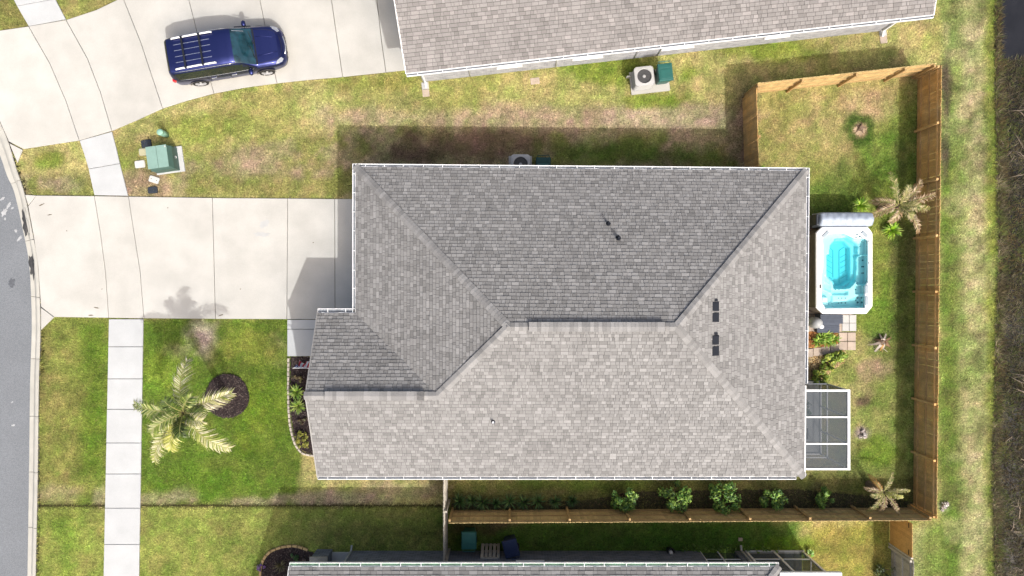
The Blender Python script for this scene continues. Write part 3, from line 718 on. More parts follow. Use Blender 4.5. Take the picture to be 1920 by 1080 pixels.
for pl in ([NW, RW, RE, NE], [NW, VB, GE, RW], [GN, GP, GE, VB], [SW, SE, RE, RW, GE, GP], [NE, RE, SE]):
    c = sum(pl, Vector())/len(pl); nn = (pl[1]-pl[0]).cross(pl[2]-pl[0]); pl2 = pl if nn.z > 0 else pl[::-1]
    dk.face([p-Vector((0, 0, 0.006)) for p in pl2])
fas = [NW, NE, SE, SW]
for a, b in ((NW, NE), (NE, SE), (SE, SW), (GN, VB), (VB, NW)):
    dk.face([a-Vector((0, 0, 0.11)), b-Vector((0, 0, 0.11)), b-Vector((0, 0, 0.006)), a-Vector((0, 0, 0.006))])
roof = dk.build('roof', M['deck'], house)
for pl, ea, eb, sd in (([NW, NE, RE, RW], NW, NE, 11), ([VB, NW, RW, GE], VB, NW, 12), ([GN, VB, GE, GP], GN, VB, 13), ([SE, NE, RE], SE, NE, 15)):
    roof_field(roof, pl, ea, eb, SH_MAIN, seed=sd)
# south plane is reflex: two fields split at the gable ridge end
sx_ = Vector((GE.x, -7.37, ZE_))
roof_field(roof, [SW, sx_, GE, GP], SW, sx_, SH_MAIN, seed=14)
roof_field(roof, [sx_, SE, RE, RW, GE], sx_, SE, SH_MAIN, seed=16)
caps(roof, NW+Vector((0.05, -0.05, 0.03)), RW, 0.30, seed=1)
caps(roof, NE+Vector((-0.05, -0.05, 0.03)), RE, 0.30, seed=2)
caps(roof, SE+Vector((-0.05, 0.05, 0.03)), RE, 0.30, seed=3)
caps(roof, GE, RW, 0.30, seed=4)
caps(roof, RW+Vector((0.05, 0, 0)), RE, 0.46, seed=5)
caps(roof, GP+Vector((0.05, 0, 0)), GE, 0.46, seed=6)
def ridge_vent(a, b):
    """raised ridge vent board with its row of cap shingles"""
    a = Vector(a); b = Vector(b); mb = MB(); w = 0.155
    pr = [(-w, -w*0.2+0.055), (0, 0.065), (w, -w*0.2+0.055), (w, -w*0.5+0.0), (0, 0.01), (-w, -w*0.5+0.0)]
    vs = [(a.x, a.y+p[0], a.z+p[1]) for p in pr]+[(b.x, b.y+p[0], b.z+p[1]) for p in pr]
    mb.raw(vs, [(0, 1, 7, 6), (1, 2, 8, 7), (2, 3, 9, 8), (3, 4, 10, 9), (4, 5, 11, 10), (5, 0, 6, 11), (5, 4, 3, 2, 1, 0), (6, 7, 8, 9, 10, 11)])
    mb.build('ridge_vent', M['darkplastic'], roof)
    me = cap_mesh(w=0.17, L=0.26, drop=0.2); inv = WM[roof.name].inverted(); n = int((b.x-a.x)/0.143)
    for i in range(n+1):
        piece('ridge_cap', me, roof, inv @ Matrix.Translation((min(a.x+0.1+i*0.143, b.x-0.11), a.y, a.z+0.075)))
ridge_vent((0.62, -1.36, 6.02), (5.33, -1.36, 6.02))
ridge_vent((-6.85, -3.97, 4.715), (-3.25, -3.97, 4.715))
# roof vents and plumbing stacks
def roof_z_n(y): return 6.0-(y+1.36)*0.5
def roof_z_s(y): return 6.0+(y+1.36)*0.5
def roof_z_e(x): return 6.0-(x-5.78)*(3.0/5.69)
def stack(x, y, z, hgt, r):
    o = MB().lathe([(r*2.6, z-0.08), (r*1.7, z+0.03), (r*1.25, z+0.09), (r*1.2, z+0.1)], x, y, 14).build('flashing_boot', M['darkplastic'], roof)
    MB().lathe([(r, z-0.05), (r, z+hgt), (r*0.8, z+hgt), (r*0.8, z+hgt-0.01)], x, y, 14).build('vent_pipe', M['pipe'] if hgt < 0.3 else M['darkplastic'], roof)
q = P(1141, 420, 4.2); stack(q.x, q.y, roof_z_n(q.y), 0.34, 0.05)
q = P(1160, 447, 4.5); stack(q.x, q.y, roof_z_n(q.y), 0.3, 0.055)
q = P(925, 789, 4.0); stack(q.x, q.y, roof_z_s(q.y), 0.22, 0.045)
def box_vent(cx, cy):
    zc = lambda x: roof_z_e(x)
    for k, (y0, y1) in enumerate(((cy+0.02, cy+0.38), (cy-0.38, cy-0.02))):
        mb = MB(); x0, x1 = cx-0.15, cx+0.15
        mb.raw([(x0, y0, zc(x0)), (x1, y0, zc(x1)), (x1, y1, zc(x1)), (x0, y1, zc(x0)), (x0+0.02, y0+0.02, zc(x0)+0.035), (x1-0.02, y0+0.02, zc(x1)+0.07), (x1-0.02, y1-0.02, zc(x1)+0.07), (x0+0.02, y1-0.02, zc(x0)+0.035)],
               [(4, 5, 6, 7), (0, 1, 5, 4), (1, 2, 6, 5), (2, 3, 7, 6), (3, 0, 4, 7)])
        v = mb.build('box_vent', M['darkplastic'], roof, bevel=0.012)
    mb = MB(); mb.box(cx-0.07, cx+0.07, cy+0.381, cy+0.47, zc(cx)-0.02, zc(cx)+0.04); mb.build('vent_flashing', M['darkplastic'], roof)
for px_, py_ in ((1336, 584), (1336, 646)):
    q = P(px_, py_, 4.75); box_vent(q.x, q.y)
W_ = M['white']
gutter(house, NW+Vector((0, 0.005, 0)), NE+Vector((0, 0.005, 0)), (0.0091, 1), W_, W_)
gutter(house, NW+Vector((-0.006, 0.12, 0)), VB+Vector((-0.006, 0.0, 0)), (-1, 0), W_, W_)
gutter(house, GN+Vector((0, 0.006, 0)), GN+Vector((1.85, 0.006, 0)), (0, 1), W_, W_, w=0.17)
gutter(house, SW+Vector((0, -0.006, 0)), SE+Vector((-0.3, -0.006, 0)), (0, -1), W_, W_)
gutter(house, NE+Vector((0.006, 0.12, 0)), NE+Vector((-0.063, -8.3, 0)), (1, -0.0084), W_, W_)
MB().bar(SE+Vector((0.03, 0.0, -0.03)), SE+Vector((0.062, 3.55, -0.03)), 0.05, 0.14).build('fascia', M['trim'], house)
MB().bar(SW+Vector((-0.02, -0.02, -0.06)), GP+Vector((-0.02, 0, -0.06)), 0.04, 0.15).bar(GP+Vector((-0.02, 0.0, -0.061)), GN+Vector((-0.02, 0.02, -0.061)), 0.04, 0.15).build('rake_board', M['rake'], house)
door(house, (-5.722, 1.5, 0.05), (-1, 0), 4.9, 2.15, M['trim'], (4, 4), 'garage_door')
door(house, (-7.202, -2.3, 0.05), (-1, 0), 0.95, 2.05, mat('door_paint', (0.06, 0.07, 0.09), 0.5), (2, 3), 'front_door')
for x, y, n, w in ((-7.201, -5.2, (-1, 0), 1.6), (-1.0, -6.951, (0, -1), 1.0), (4.0, -6.951, (0, -1), 1.0), (-2.0, 4.252, (0.006, 1), 0.9), (7.0, 4.222, (0.006, 1), 0.9), (11.06, 1.0, (1, 0), 1.6), (11.04, -2.6, (1, 0), 1.4)):
    window(house, (x, y, 1.55), n, w, 1.3)
door(house, (11.035, -5.3, 0.06), (1, 0), 1.8, 2.05, M['glass'], (2, 1), 'patio_door')
def downspout(parent, top, bx, by, n, m=None):
    n = Vector((*n, 0)).normalized(); t = Vector(top); m = m or M['white']
    b = Vector((bx, by, 0))
    pts = [t, t+Vector((0, 0, -0.12)), Vector((bx, by, t.z-0.42)), Vector((bx, by, 0.22)), Vector((bx, by, 0.10))+n*0.22]
    mb = MB()
    for a, c in zip(pts, pts[1:]): mb.bar(a, c, 0.07, 0.09)
    return mb.build('downspout', m, parent)
downspout(house, (11.1, -7.44, 2.9), 10.9, -6.998, (0, -1)); downspout(house, (-5.6, 4.8, 2.9), -5.5, 4.33, (0, 1))

# ------------------------------------------------------------------ neighbour house to the north
q0 = P(762, 137, 3.0); q1 = P(1750, 27, 3.0); nang = math.atan2(q1.y-q0.y, q1.x-q0.x); NL = (q1-q0).length
nh = thing('neighbour_house', (q0.x, q0.y, 0), 'pale brick house with brown grey roof beside the curved driveway', 'house', rz=nang)
NM = WM[nh.name]
def NW_(x, y, z): return NM @ Vector((x, y, z))
NO = (NM.to_3x3() @ Vector((0, -1, 0))).to_2d()
MB().prism([(0.35, 0.45), (NL-0.45, 0.45), (NL-0.45, 11.6), (0.35, 11.6)], -0.05, 2.86).raw(
    [(0.35, 0.45, 2.861), (0.35, 6.0, 5.6), (0.35, 11.6, 2.861), (0.55, 0.45, 2.861), (0.55, 6.0, 5.6), (0.55, 11.6, 2.861)], [(0, 2, 1), (3, 4, 5), (0, 1, 4, 3), (1, 2, 5, 4), (0, 3, 5, 2)]).build('wall', M['brickpale'], nh, local=True)
MB().prism([(0.02, 0.02), (NL-0.02, 0.02), (NL-0.02, 11.98), (0.02, 11.98)], 2.862, 2.9).build('soffit', M['trim'], nh, local=True)
d_ = MB(); d_.face([(0, 0, 2.994), (NL, 0, 2.994), (NL, 6, 5.994), (0, 6, 5.994)]).face([(0, 6, 5.994), (NL, 6, 5.994), (NL, 12, 2.994), (0, 12, 2.994)])
d_.face([(0, 0, 2.88), (NL, 0, 2.88), (NL, 0, 2.994), (0, 0, 2.994)])
nroof = d_.build('roof', M['deck'], nh, local=True)
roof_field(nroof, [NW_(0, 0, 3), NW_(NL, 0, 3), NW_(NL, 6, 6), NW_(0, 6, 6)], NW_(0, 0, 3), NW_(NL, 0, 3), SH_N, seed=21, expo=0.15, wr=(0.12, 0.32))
caps(nroof, NW_(0.05, 6, 6), NW_(NL-0.05, 6, 6), 0.46, step=0.6, seed=30)
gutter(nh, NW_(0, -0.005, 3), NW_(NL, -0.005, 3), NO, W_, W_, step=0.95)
for x_ in (-0.02, NL+0.02): MB().bar((x_, 0, 2.94), (x_, 6, 5.94), 0.04, 0.14).bar((x_, 6, 5.939), (x_, 12, 2.939), 0.04, 0.14).build('rake_board', M['trim'], nh, local=True)
downspout(nh, NW_(0.5, -0.06, 2.9), *NW_(0.46, 0.40, 0).to_2d(), NO)
downspout(nh, NW_(NL-0.6, -0.06, 2.9), *NW_(NL-0.52, 0.40, 0).to_2d(), NO)
for k, (x, w) in enumerate(((4.1, 0.9), (7.4, 1.1), (11.2, 1.2), (15.4, 0.9))):
    window(nh, NW_(x, 0.449, 1.6), NO, w, 1.2)
for x in (2.4, 6.1, 9.5, 10.5): MB().tube([NW_(x, 0.42, 0.1), NW_(x, 0.42, 2.7)], 0.022, 6).build('conduit', M['white'], nh)
door(nh, NW_(0.349, 4.5, 0.06), (NM.to_3x3() @ Vector((-1, 0, 0))).to_2d(), 4.8, 2.1, M['trim'], (4, 4), 'garage_door')

# ------------------------------------------------------------------ neighbour house to the south
YS, XW, XE = -10.92, -8.71, 10.44
sh = thing('neighbour_house', (0.5, -15, 0), 'grey brick house behind the bins, green stained gutter along its roof', 'house')
MB().prism([(-7.0, -11.35), (8.1, -11.35), (8.1, -22.4), (-8.3, -22.4), (-8.3, -13.4), (-7.0, -13.4)], -0.05, 2.86).build('wall', M['brickgrey'], sh)
MB().box(9.62, 10.05, -11.78, -11.35, -0.05, 2.86).build('pier', M['brickgrey'], sh)
MB().prism([(XW+0.02, YS-0.02), (XE-0.02, YS-0.02), (XE-0.02, -22.96), (XW+0.02, -22.96)], 2.862, 2.9).build('soffit', M['trim'], sh)
d_ = MB(); rz_ = 3+6.03*0.5
a_, b_, c_, e_ = Vector((XW, YS, 3)), Vector((XE, YS, 3)), Vector((XE-6.03, YS-6.03, rz_)), Vector((XW, YS-6.03, rz_)); f_, g_ = Vector((XE, YS-12.06, 3)), Vector((XW, YS-12.06, 3)); dn = Vector((0, 0, 0.006))
for pl in ([e_, c_, b_, a_], [b_, c_, f_], [g_, f_, c_, e_]):
    n_ = (pl[1]-pl[0]).cross(pl[2]-pl[0]); d_.face([p-dn for p in (pl if n_.z > 0 else pl[::-1])])
d_.face([a_-dn, b_-dn, b_-dn*18, a_-dn*18]); d_.face([b_-dn, f_-dn, f_-dn*18, b_-dn*18])
sroof = d_.build('roof', M['deck'], sh)
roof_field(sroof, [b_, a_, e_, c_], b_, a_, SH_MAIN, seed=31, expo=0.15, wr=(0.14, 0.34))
caps(sroof, b_+Vector((-0.05, -0.05, 0.03)), c_, 0.3, seed=33)
gutter(sh, b_+Vector((0, 0.006, 0)), a_+Vector((0, 0.006, 0)), (0, 1), W_, W_, w=0.16, step=0.8, inner=M['gutterdirt'])
MB().bar(a_+Vector((-0.02, 0, -0.06)), e_+Vector((-0.02, 0, -0.06)), 0.04, 0.14).build('rake_board', M['trim'], sh)
downspout(sh, (-6.75, YS+0.07, 2.9), -6.9, -11.3, (0, 1), M['greyplastic'])
downspout(sh, (9.8, YS+0.07, 2.9), 9.85, -11.3, (0, 1), M['greyplastic'])
window(sh, (0.75, -11.349, 1.9), (0, 1), 1.0, 0.9)
MB().box(8.102, 10.0, -15, -11.8, -0.05, 0.05).build('porch_slab', M['porchfloor'], sh)
MB().box(-8.35, -7.002, -13.3, -11.4, -0.05, 0.1).build('porch_slab', M['concrete_walk'], sh)
col_ = MB().box(-8.42, -7.75, -11.95, -11.28, -0.05, 1.0).build('pillar', M['brickgrey'], sh)
MB().box(-8.46, -7.71, -11.99, -11.24, 1.0, 1.06).build('pillar_cap', M['stone'], col_)
MB().box(-8.25, -7.92, -11.78, -11.45, 1.061, 2.86).build('column', M['trim'], col_)
# screened porch of that house: posts, rails and dark mesh
def screen_panel(parent, a, b, z0, z1, name='screen'):
    a = Vector(a); b = Vector(b)
    return MB().face([(a.x, a.y, z0), (b.x, b.y, z0), (b.x, b.y, z1), (a.x, a.y, z1)]).build(name, M['screen'], parent)
ps = thing('screened_porch', (10.8, -12.6, 0), 'white framed screened porch at the end of the grey brick house', 'porch')
frame = []
for x in (10.11, 11.3, 12.55): MB().box(x-0.04, x+0.04, -11.43, -11.35, 0.06, 2.78).build('post', W_, ps)
MB().box(10.06, 12.6, -11.46, -11.32, -0.05, 0.06).build('sill', M['concrete_walk'], ps)
for y in (-13.2, -15): MB().box(12.51, 12.59, y-0.04, y+0.04, 0.06, 2.78).build('post', W_, ps)
for z in (0.9,):
    MB().box(10.151, 11.259, -11.41, -11.37, z-0.025, z+0.025).box(11.341, 12.509, -11.41, -11.37, z-0.025, z+0.025).build('rail', W_, ps)
MB().box(12.53, 12.57, -13.159, -11.431, 0.875, 0.925).box(12.53, 12.57, -14.959, -13.241, 0.875, 0.925).build('rail', W_, ps)
for a, b in ((10.151, 11.259), (11.341, 12.509)): screen_panel(ps, (a, -11.39), (b, -11.39), 0.061, 2.78)
for a, b in ((-11.431, -13.159), (-13.241, -14.959)): screen_panel(ps, (12.55, a), (12.55, b), 0.061, 2.78)
MB().box(10.5, 12.95, -15.1, -11.16, 2.78, 2.95).build('porch_roof', W_, ps, bevel=0.02)
MB().box(10.06, 12.5, -15, -11.47, -0.05, 0.05).build('floor', M['porchfloor'], ps)
for a, b in ((8.141, 8.849), (8.891, 9.60)):
    screen_panel(sh, (a, -11.40), (b, -11.40), 0.1, 2.7)
MB().box(8.10, 8.14, -11.44, -11.36, 0, 2.86).box(8.85, 8.89, -11.44, -11.36, 0, 2.86).box(8.141, 8.849, -11.42, -11.38, 0.88, 0.92).box(8.891, 9.6, -11.42, -11.38, 0.88, 0.92).build('screen_frame', W_, sh)

# ------------------------------------------------------------------ fences
def picket_mesh(w, h, m, seed):
    t = 0.018; c = 0.025
    mb = MB(); pr = [(-w/2, 0), (w/2, 0), (w/2, h-c), (w/2-c, h), (-w/2+c, h), (-w/2, h-c)]
    vs = [(x, -t/2, z) for x, z in pr]+[(x, t/2, z) for x, z in pr]
    mb.raw(vs, [(0, 1, 2, 3, 4, 5), (11, 10, 9, 8, 7, 6)]+[(i, i+6, (i+1) % 6+6, (i+1) % 6) for i in range(6)])
    return mb.mesh('picket', m)
def fence(name, label, a, b, side, h=1.78, m='wood', mr='woodrail', rails=(0.3, 0.92, 1.55), group=None, post=2.42, gatepart=None, pw=0.14, posts=None):
    a = Vector((*a, 0)); b = Vector((*b, 0)); d = b-a; L = d.length; ang = math.atan2(d.y, d.x)
    t = thing(name, a, label, 'fence', group, rz=ang)
    ms = [picket_mesh(pw-0.004, h+k, M[m], i) for i, k in enumerate((0.0, -0.012, 0.01))]
    n = int(L/pw)
    for i in range(n):
        piece('picket', rnd.choice(ms), t, Matrix.Translation(((i+0.5)*L/n, side*0.078+rnd.uniform(-0.003, 0.003), 0.01)) @ Matrix.Rotation(rnd.uniform(-0.006, 0.006), 4, 'Y'))
    for z in rails: MB().box(0.05, L-0.05, side*0.049-0.019, side*0.049+0.019, z-0.044, z+0.044).build('rail', M[mr], t, local=True)
    k = max(1, round(L/post))
    for x in (posts or [0.05+(L-0.1)*i/k for i in range(k+1)]):
        MB().box(x-0.045, x+0.045, side*-0.06-0.0, side*0.029, -0.1, h-0.03).build('post', M[mr], t, local=True)
    return t
NEc, SEc, NWc, SWc = (17.44, 9.10), (17.25, -9.41), (10.02, 8.28), (-2.72, -9.52)
fence('fence', 'long weathered wooden privacy fence between back yard and grassy ditch bank', SEc, NEc, -1, m='wooddark', mr='wooddark')
fence('fence', 'sunlit tan wooden fence with braces at the end of the back yard', NWc, (17.36, 9.09), 1, m='wood', posts=[0.05, 1.87, 4.1, 6.1, 7.3])
fence('fence', 'short tan wooden fence joining the house to the yard corner', (10.14, 4.20), (10.03, 8.18), 1, m='wooddark', h=1.85)
fence('fence', 'tan wooden fence behind the shrub bed along the house', (-2.6, -9.52), (17.15, -9.41), -1, m='wood', h=1.76)
fence('fence', 'short wooden fence crossing the grass from house wall to house wall', (-2.72, -6.97), (-2.72, -11.33), -1, m='woodgrey', mr='woodgrey')
fence('fence', 'old grey weathered wooden fence below the orange wood gate', (16.31, -14.5), (16.31, -11.12), -1, m='woodgrey', mr='woodgrey')
gt = thing('gate', (16.31, -11.0, 0), 'new orange wood gate between the tan fence and the grey fence', 'gate', rz=math.pi/2)
gm = picket_mesh(0.136, 1.78, M['woodnew'], 0)
for i in range(10): piece('board', gm, gt, Matrix.Translation((0.07+i*0.14, 0.0, 0.04)))
for z in (0.35, 1.0, 1.6): MB().box(0.02, 1.38, -0.048, -0.01, z-0.044, z+0.044).build('rail', M['woodnew'], gt, local=True)
for x in (0.15, 1.25): MB().box(x-0.1, x+0.1, 0.01, 0.022, 1.55, 1.6).build('hinge', M['black'], gt, local=True)
MB().box(-0.06, 0.0, -0.05, 0.05, -0.1, 1.8).build('post', M['woodgrey'], gt, local=True)
# ------------------------------------------------------------------ screen room on the back of the house
sr = thing('screen_room', (12.1, -5.5, 0), 'white framed screen room with dark mesh roof behind the house', 'screen room')
zt = 2.72; X0, X1, Y0, Y1 = 11.12, 13.3, -7.15, -4.05
def by_(a, b, w=0.055, h=0.07, name='beam', m=W_): return MB().bar(a, b, w, h).build(name, m, sr)
MB().box(X0-0.04, X1+0.06, Y0-0.06, Y1+0.06, -0.05, 0.05).build('floor', M['concrete_walk'], sr)
for y in (Y0, Y0+1.0, Y0+2.05, Y1):
    by_((X0+0.02, y, zt), (X1-0.05, y, zt), 0.075 if y in (Y0, Y1) else 0.055, 0.08)
by_((X1, Y0-0.04, zt-0.001), (X1, Y1+0.04, zt-0.001), 0.10, 0.09, 'header')
by_((X0, Y0+0.04, zt+0.002), (X0, Y1-0.04, zt+0.002), 0.05, 0.09, 'header')
for y in (Y0, Y0+1.0, Y0+2.05, Y1): by_((X1, y, 0.05), (X1, y, zt-0.05), 0.05, 0.05, 'post')
by_((X0+0.03, Y0, 0.05), (X0+0.03, Y0, zt-0.05), 0.05, 0.05, 'post'); by_((X0+0.03, Y1, 0.05), (X0+0.03, Y1, zt-0.05), 0.05, 0.05, 'post')
for a, b in ((Y0+0.03, Y0+0.97), (Y0+1.03, Y0+2.02), (Y0+2.08, Y1-0.03)):
    by_((X1, a, 0.75), (X1, b, 0.75), 0.05, 0.05, 'rail'); by_((X1, a, 0.09), (X1, b, 0.09), 0.05, 0.08, 'rail')
    MB().face([(X0+0.05, a, zt), (X1-0.05, a, zt), (X1-0.05, b, zt), (X0+0.05, b, zt)]).build('roof_screen', M['screen'], sr)
    screen_panel(sr, (X1, a), (X1, b), 0.13, zt-0.05)
for y in (Y0, Y1):
    by_((X0+0.06, y, 0.75), (X1-0.03, y, 0.75), 0.05, 0.05, 'rail'); by_((X0+0.06, y, 0.09), (X1-0.03, y, 0.09), 0.05, 0.08, 'rail')
    screen_panel(sr, (X0+0.06, y), (X1-0.03, y), 0.13, zt-0.05)
# furniture under the screen
def patio_chair(loc, rz, label, sm):
    t = thing('patio_chair', loc, label, 'chair', 'chairs in the screen room', rz)
    MB().box(-0.27, 0.27, -0.27, 0.27, 0.40, 0.47).build('seat', sm, t, bevel=0.02, local=True)
    Mx = Matrix.Translation((0, 0.29, 0.47)) @ Matrix.Rotation(R(-16), 4, 'X')
    MB().box(-0.27, 0.27, -0.025, 0.025, 0.02, 0.6, Mx).build('backrest', sm, t, bevel=0.02, local=True)
    for s in (-1, 1):
        MB().tube([(s*0.31, -0.28, 0.0), (s*0.31, -0.26, 0.64), (s*0.31, 0.28, 0.66)], 0.018, 6).build('armrest', M['darkplastic'], t, local=True)
        MB().tube([(s*0.29, 0.27, 0.0), (s*0.29, 0.25, 0.42), (s*0.29, 0.47, 1.08)], 0.016, 6).build('back_leg', M['darkplastic'], t, local=True)
    MB().tube([(-0.31, -0.26, 0.40), (0.31, -0.26, 0.40)], 0.016, 6).build('stretcher', M['darkplastic'], t, local=True)
patio_chair((11.75, -4.55, 0.05), R(60), 'slate cushioned patio chair beside the potted shrub', M['step'])
patio_chair((11.75, -6.3, 0.05), R(-80), 'slate cushioned patio chair beside the dark side table', M['step'])
st = thing('side_table', (12.35, -6.2, 0.05), 'small dark square side table inside the screen room', 'table')
MB().box(-0.24, 0.24, -0.24, 0.24, 0.44, 0.48).build('table_top', M['vinyldark'], st, bevel=0.01, local=True)
for sx in (-1, 1):
    for sy in (-1, 1): MB().box(sx*0.2-0.02, sx*0.2+0.02, sy*0.2-0.02, sy*0.2+0.02, 0, 0.44).build('leg', M['vinyldark'], st, local=True)

# ------------------------------------------------------------------ plants
def lf(c, k): return (c[0]*k, c[1]*k, c[2]*k)
def strap_plant(loc, r, n, pal, label, cat='plant', group=None, h=0.45, w=0.03, seed=0, name='strap_leaf_plant'):
    """clump of arching strap leaves"""
    q = random.Random(seed); t = thing(name, loc, label, cat, group); mb = MB()
    for i in range(n):
        a = q.uniform(0, 2*math.pi); L = r*q.uniform(0.65, 1.1); up = h*q.uniform(0.5, 1.2)*(1.15-0.5*i/n); ww = w*q.uniform(0.7, 1.2)
        c = lf(q.choice(pal), q.uniform(0.8, 1.2)); d = Vector((math.cos(a), math.sin(a), 0)); s = Vector((-d.y, d.x, 0)); ps_ = []
        for k in range(5):
            u = k/4; p = d*(L*(u**1.2))+Vector((0, 0, 0.02+up*(1.9*u-1.25*u*u))); wk = ww*(0.6+0.9*u if u < 0.4 else 1.0*(1-u)/0.6+0.02)
            ps_.append((p-s*wk, p+Vector((0, 0, -wk*0.35)), p+s*wk))
        for A_, B_ in zip(ps_, ps_[1:]):
            mb.face([A_[0], A_[1], B_[1], B_[0]], c); mb.face([A_[1], A_[2], B_[2], B_[1]], c)
    mb.build('leaves', M['leaf'], t, local=True)
    MB().lathe([(0.05, -0.02), (0.06, 0.04), (0.02, 0.1)], 0, 0, 8).build('root_crown', M['bark'], t, local=True)
    return t
def shrub(loc, r, h, n, pal, label, cat='shrub', group=None, leaf=0.05, seed=0, name='shrub', clumps=14, sq=1.0, stem=True, stretch=(1, 1)):
    """shrub of leaf sprays spread through an uneven crown"""
    q = random.Random(seed); t = thing(name, loc, label, cat, group)
    cl = []
    for i in range(clumps):
        a = q.uniform(0, 2*math.pi); rr = r*math.sqrt(q.random())*0.85; z = h*q.uniform(0.3, 0.95)*(1-0.35*(rr/r)**2)
        cl.append((Vector((rr*math.cos(a)*stretch[0], rr*math.sin(a)*stretch[1], z)), r*q.uniform(0.2, 0.42), q.uniform(0.7, 1.25)))
    mb = MB()
    for i in range(n):
        c0, cr, ck = q.choice(cl); v = Vector((q.gauss(0, 1), q.gauss(0, 1), q.gauss(0, 0.8)))
        v = v.normalized()*cr*q.uniform(0.35, 1.0); p = c0+v; p.z = max(0.03, p.z)
        nrm = (v.normalized()*0.7+Vector((q.uniform(-.6, .6), q.uniform(-.6, .6), q.uniform(0.2, 1)))).normalized()
        x = nrm.orthogonal().normalized(); x = Matrix.Rotation(q.uniform(0, 6.28), 3, nrm) @ x; y = nrm.cross(x)
        L = leaf*q.uniform(0.6, 1.3); W = L*0.42*sq; c = lf(q.choice(pal), ck*q.uniform(0.75, 1.25))
        mb.face([p-x*L, p-y*W-nrm*W*0.2, p+x*L, p+y*W-nrm*W*0.2], c)
    mb.build('crown', M['leaf'], t, local=True)
    if stem:
        sb = MB()
        for c0, cr, ck in cl[:7]:
            sb.tube([(q.uniform(-.03, .03), q.uniform(-.03, .03), -0.03), tuple(c0*0.55+Vector((0, 0, 0.02))), tuple(c0)], [0.022, 0.014, 0.006], 5)
        sb.build('trunk', M['bark'], t, local=True)
    return t
def frond_mesh(mb, base, az, L, rise, droop, nl, ll, pal, q, wl=0.022, hang=0.25, rib=(0.25, 0.24, 0.08), curl=0.0):
    """palm frond: arched midrib with paired drooping leaflets"""
    pts = []
    for k in range(13):
        u = k/12; aa = az+curl*u; d = Vector((math.cos(aa), math.sin(aa), 0))
        pts.append(base+d*(L*u*(1-0.12*u*u))+Vector((0, 0, rise*u-droop*u*u)))
    mb.tube(pts, [0.028*(1-0.85*k/12) for k in range(13)], 5, rib)
    for i in range(nl):
        u = 0.1+0.9*i/(nl-1); k = min(11, int(u*12)); f = u*12-k; p = pts[k]*(1-f)+pts[k+1]*f; tg = (pts[k+1]-pts[k]).normalized()
        sd = tg.cross(Vector((0, 0, 1))).normalized(); up = sd.cross(tg)
        for s in (-1, 1):
            l = ll*(0.35+0.65*math.sin(math.pi*min(1, 0.18+u*0.78)))*q.uniform(0.75, 1.15)
            dr = (sd*s*q.uniform(0.75, 1.0)+tg*(0.45+0.5*u)+up*q.uniform(0.0, 0.45)).normalized()
            c = lf(q.choice(pal), q.uniform(0.8, 1.2)); side = dr.cross(up).normalized()*wl*q.uniform(0.7, 1.2)
            m1 = p+dr*l*0.55+up*0.02*l; e = p+dr*l+Vector((0, 0, -hang*l*q.uniform(0.4, 1.4)))
            tip = side*0.12
            mb.face([p-side*0.5, m1-side, m1+side, p+side*0.5], c); mb.face([m1-side, e-tip, e+tip, m1+side], c)
def palm(loc, H, fr, pal, label, lean=(0, 0), tr=0.13, seed=0, **kw):
    q = random.Random(seed); t = thing('palm_tree', loc, label, 'palm tree')
    top = Vector((lean[0], lean[1], H)); tb = MB(); n = max(6, int(H/0.12)); pts = []; rad = []
    for i in range(n+1):
        u = i/n; pts.append(tuple(top*u+Vector((0, 0, -0.05*(1-u))))); rad.append(tr*(1.15-0.3*u)*(1.0+(0.10 if i % 2 else -0.06)))
    tb.tube(pts, rad, 12); tb.build('trunk', M['bark'], t, local=True)
    for j, (deg, L, rise, droop, *rest) in enumerate(fr):
        mb = MB(); k2 = dict(kw)
        p2 = rest[0] if rest else pal
        frond_mesh(mb, top+Vector((0.05*math.cos(R(deg)), 0.05*math.sin(R(deg)), 0.02*(j % 3))), R(deg), L, rise, droop, k2.get('nl', 34), k2.get('ll', 0.45), p2, q, k2.get('wl', 0.02), k2.get('hang', 0.25), curl=q.uniform(-0.25, 0.25))
        mb.build('frond', M['leaf'], t, local=True)
    return t
PAL_PALM = [A(236, 228, 178), A(214, 210, 140), A(178, 186, 96), A(244, 236, 200), A(150, 164, 72)]
PAL_DKG = [A(84, 104, 44), A(110, 130, 58), A(66, 84, 36)]
PAL_PALMG = [A(128, 150, 62), A(176, 186, 100), A(214, 214, 150), A(96, 122, 50)]
PAL_TAN = [A(206, 178, 138), A(186, 156, 116), A(224, 202, 166), A(160, 132, 96)]
PAL_OLIVE = [A(150, 152, 84), A(186, 172, 112), A(122, 136, 62), A(206, 190, 140)]
pb = P(427, 742)
PAL_YEL = [A(226, 222, 120), A(206, 206, 92), A(240, 234, 160), A(172, 182, 76)]
palm((pb.x, pb.y, 0.02), 4.3, [(98, 2.1, 0.75, 1.15), (176, 2.1, 0.9, 1.0, PAL_PALMG), (228, 2.5, 0.9, 1.2, PAL_PALM), (306, 2.35, 0.8, 1.3), (24, 2.1, 1.0, 1.1), (200, 1.3, 1.2, 0.8, PAL_PALMG), (246, 1.5, 1.2, 0.9, PAL_YEL), (335, 1.0, 1.3, 0.8), (60, 0.9, 1.3, 0.8, PAL_PALMG), (130, 0.7, 1.3, 0.6, PAL_DKG), (280, 0.8, 1.2, 0.7, PAL_DKG), (10, 0.8, 1.2, 0.8, PAL_DKG)],
     PAL_PALM, 'tall palm with pale drooping fronds in the mulch ring', nl=58, ll=0.48, wl=0.014, hang=0.6, seed=3)
pc = P(1650, 392)
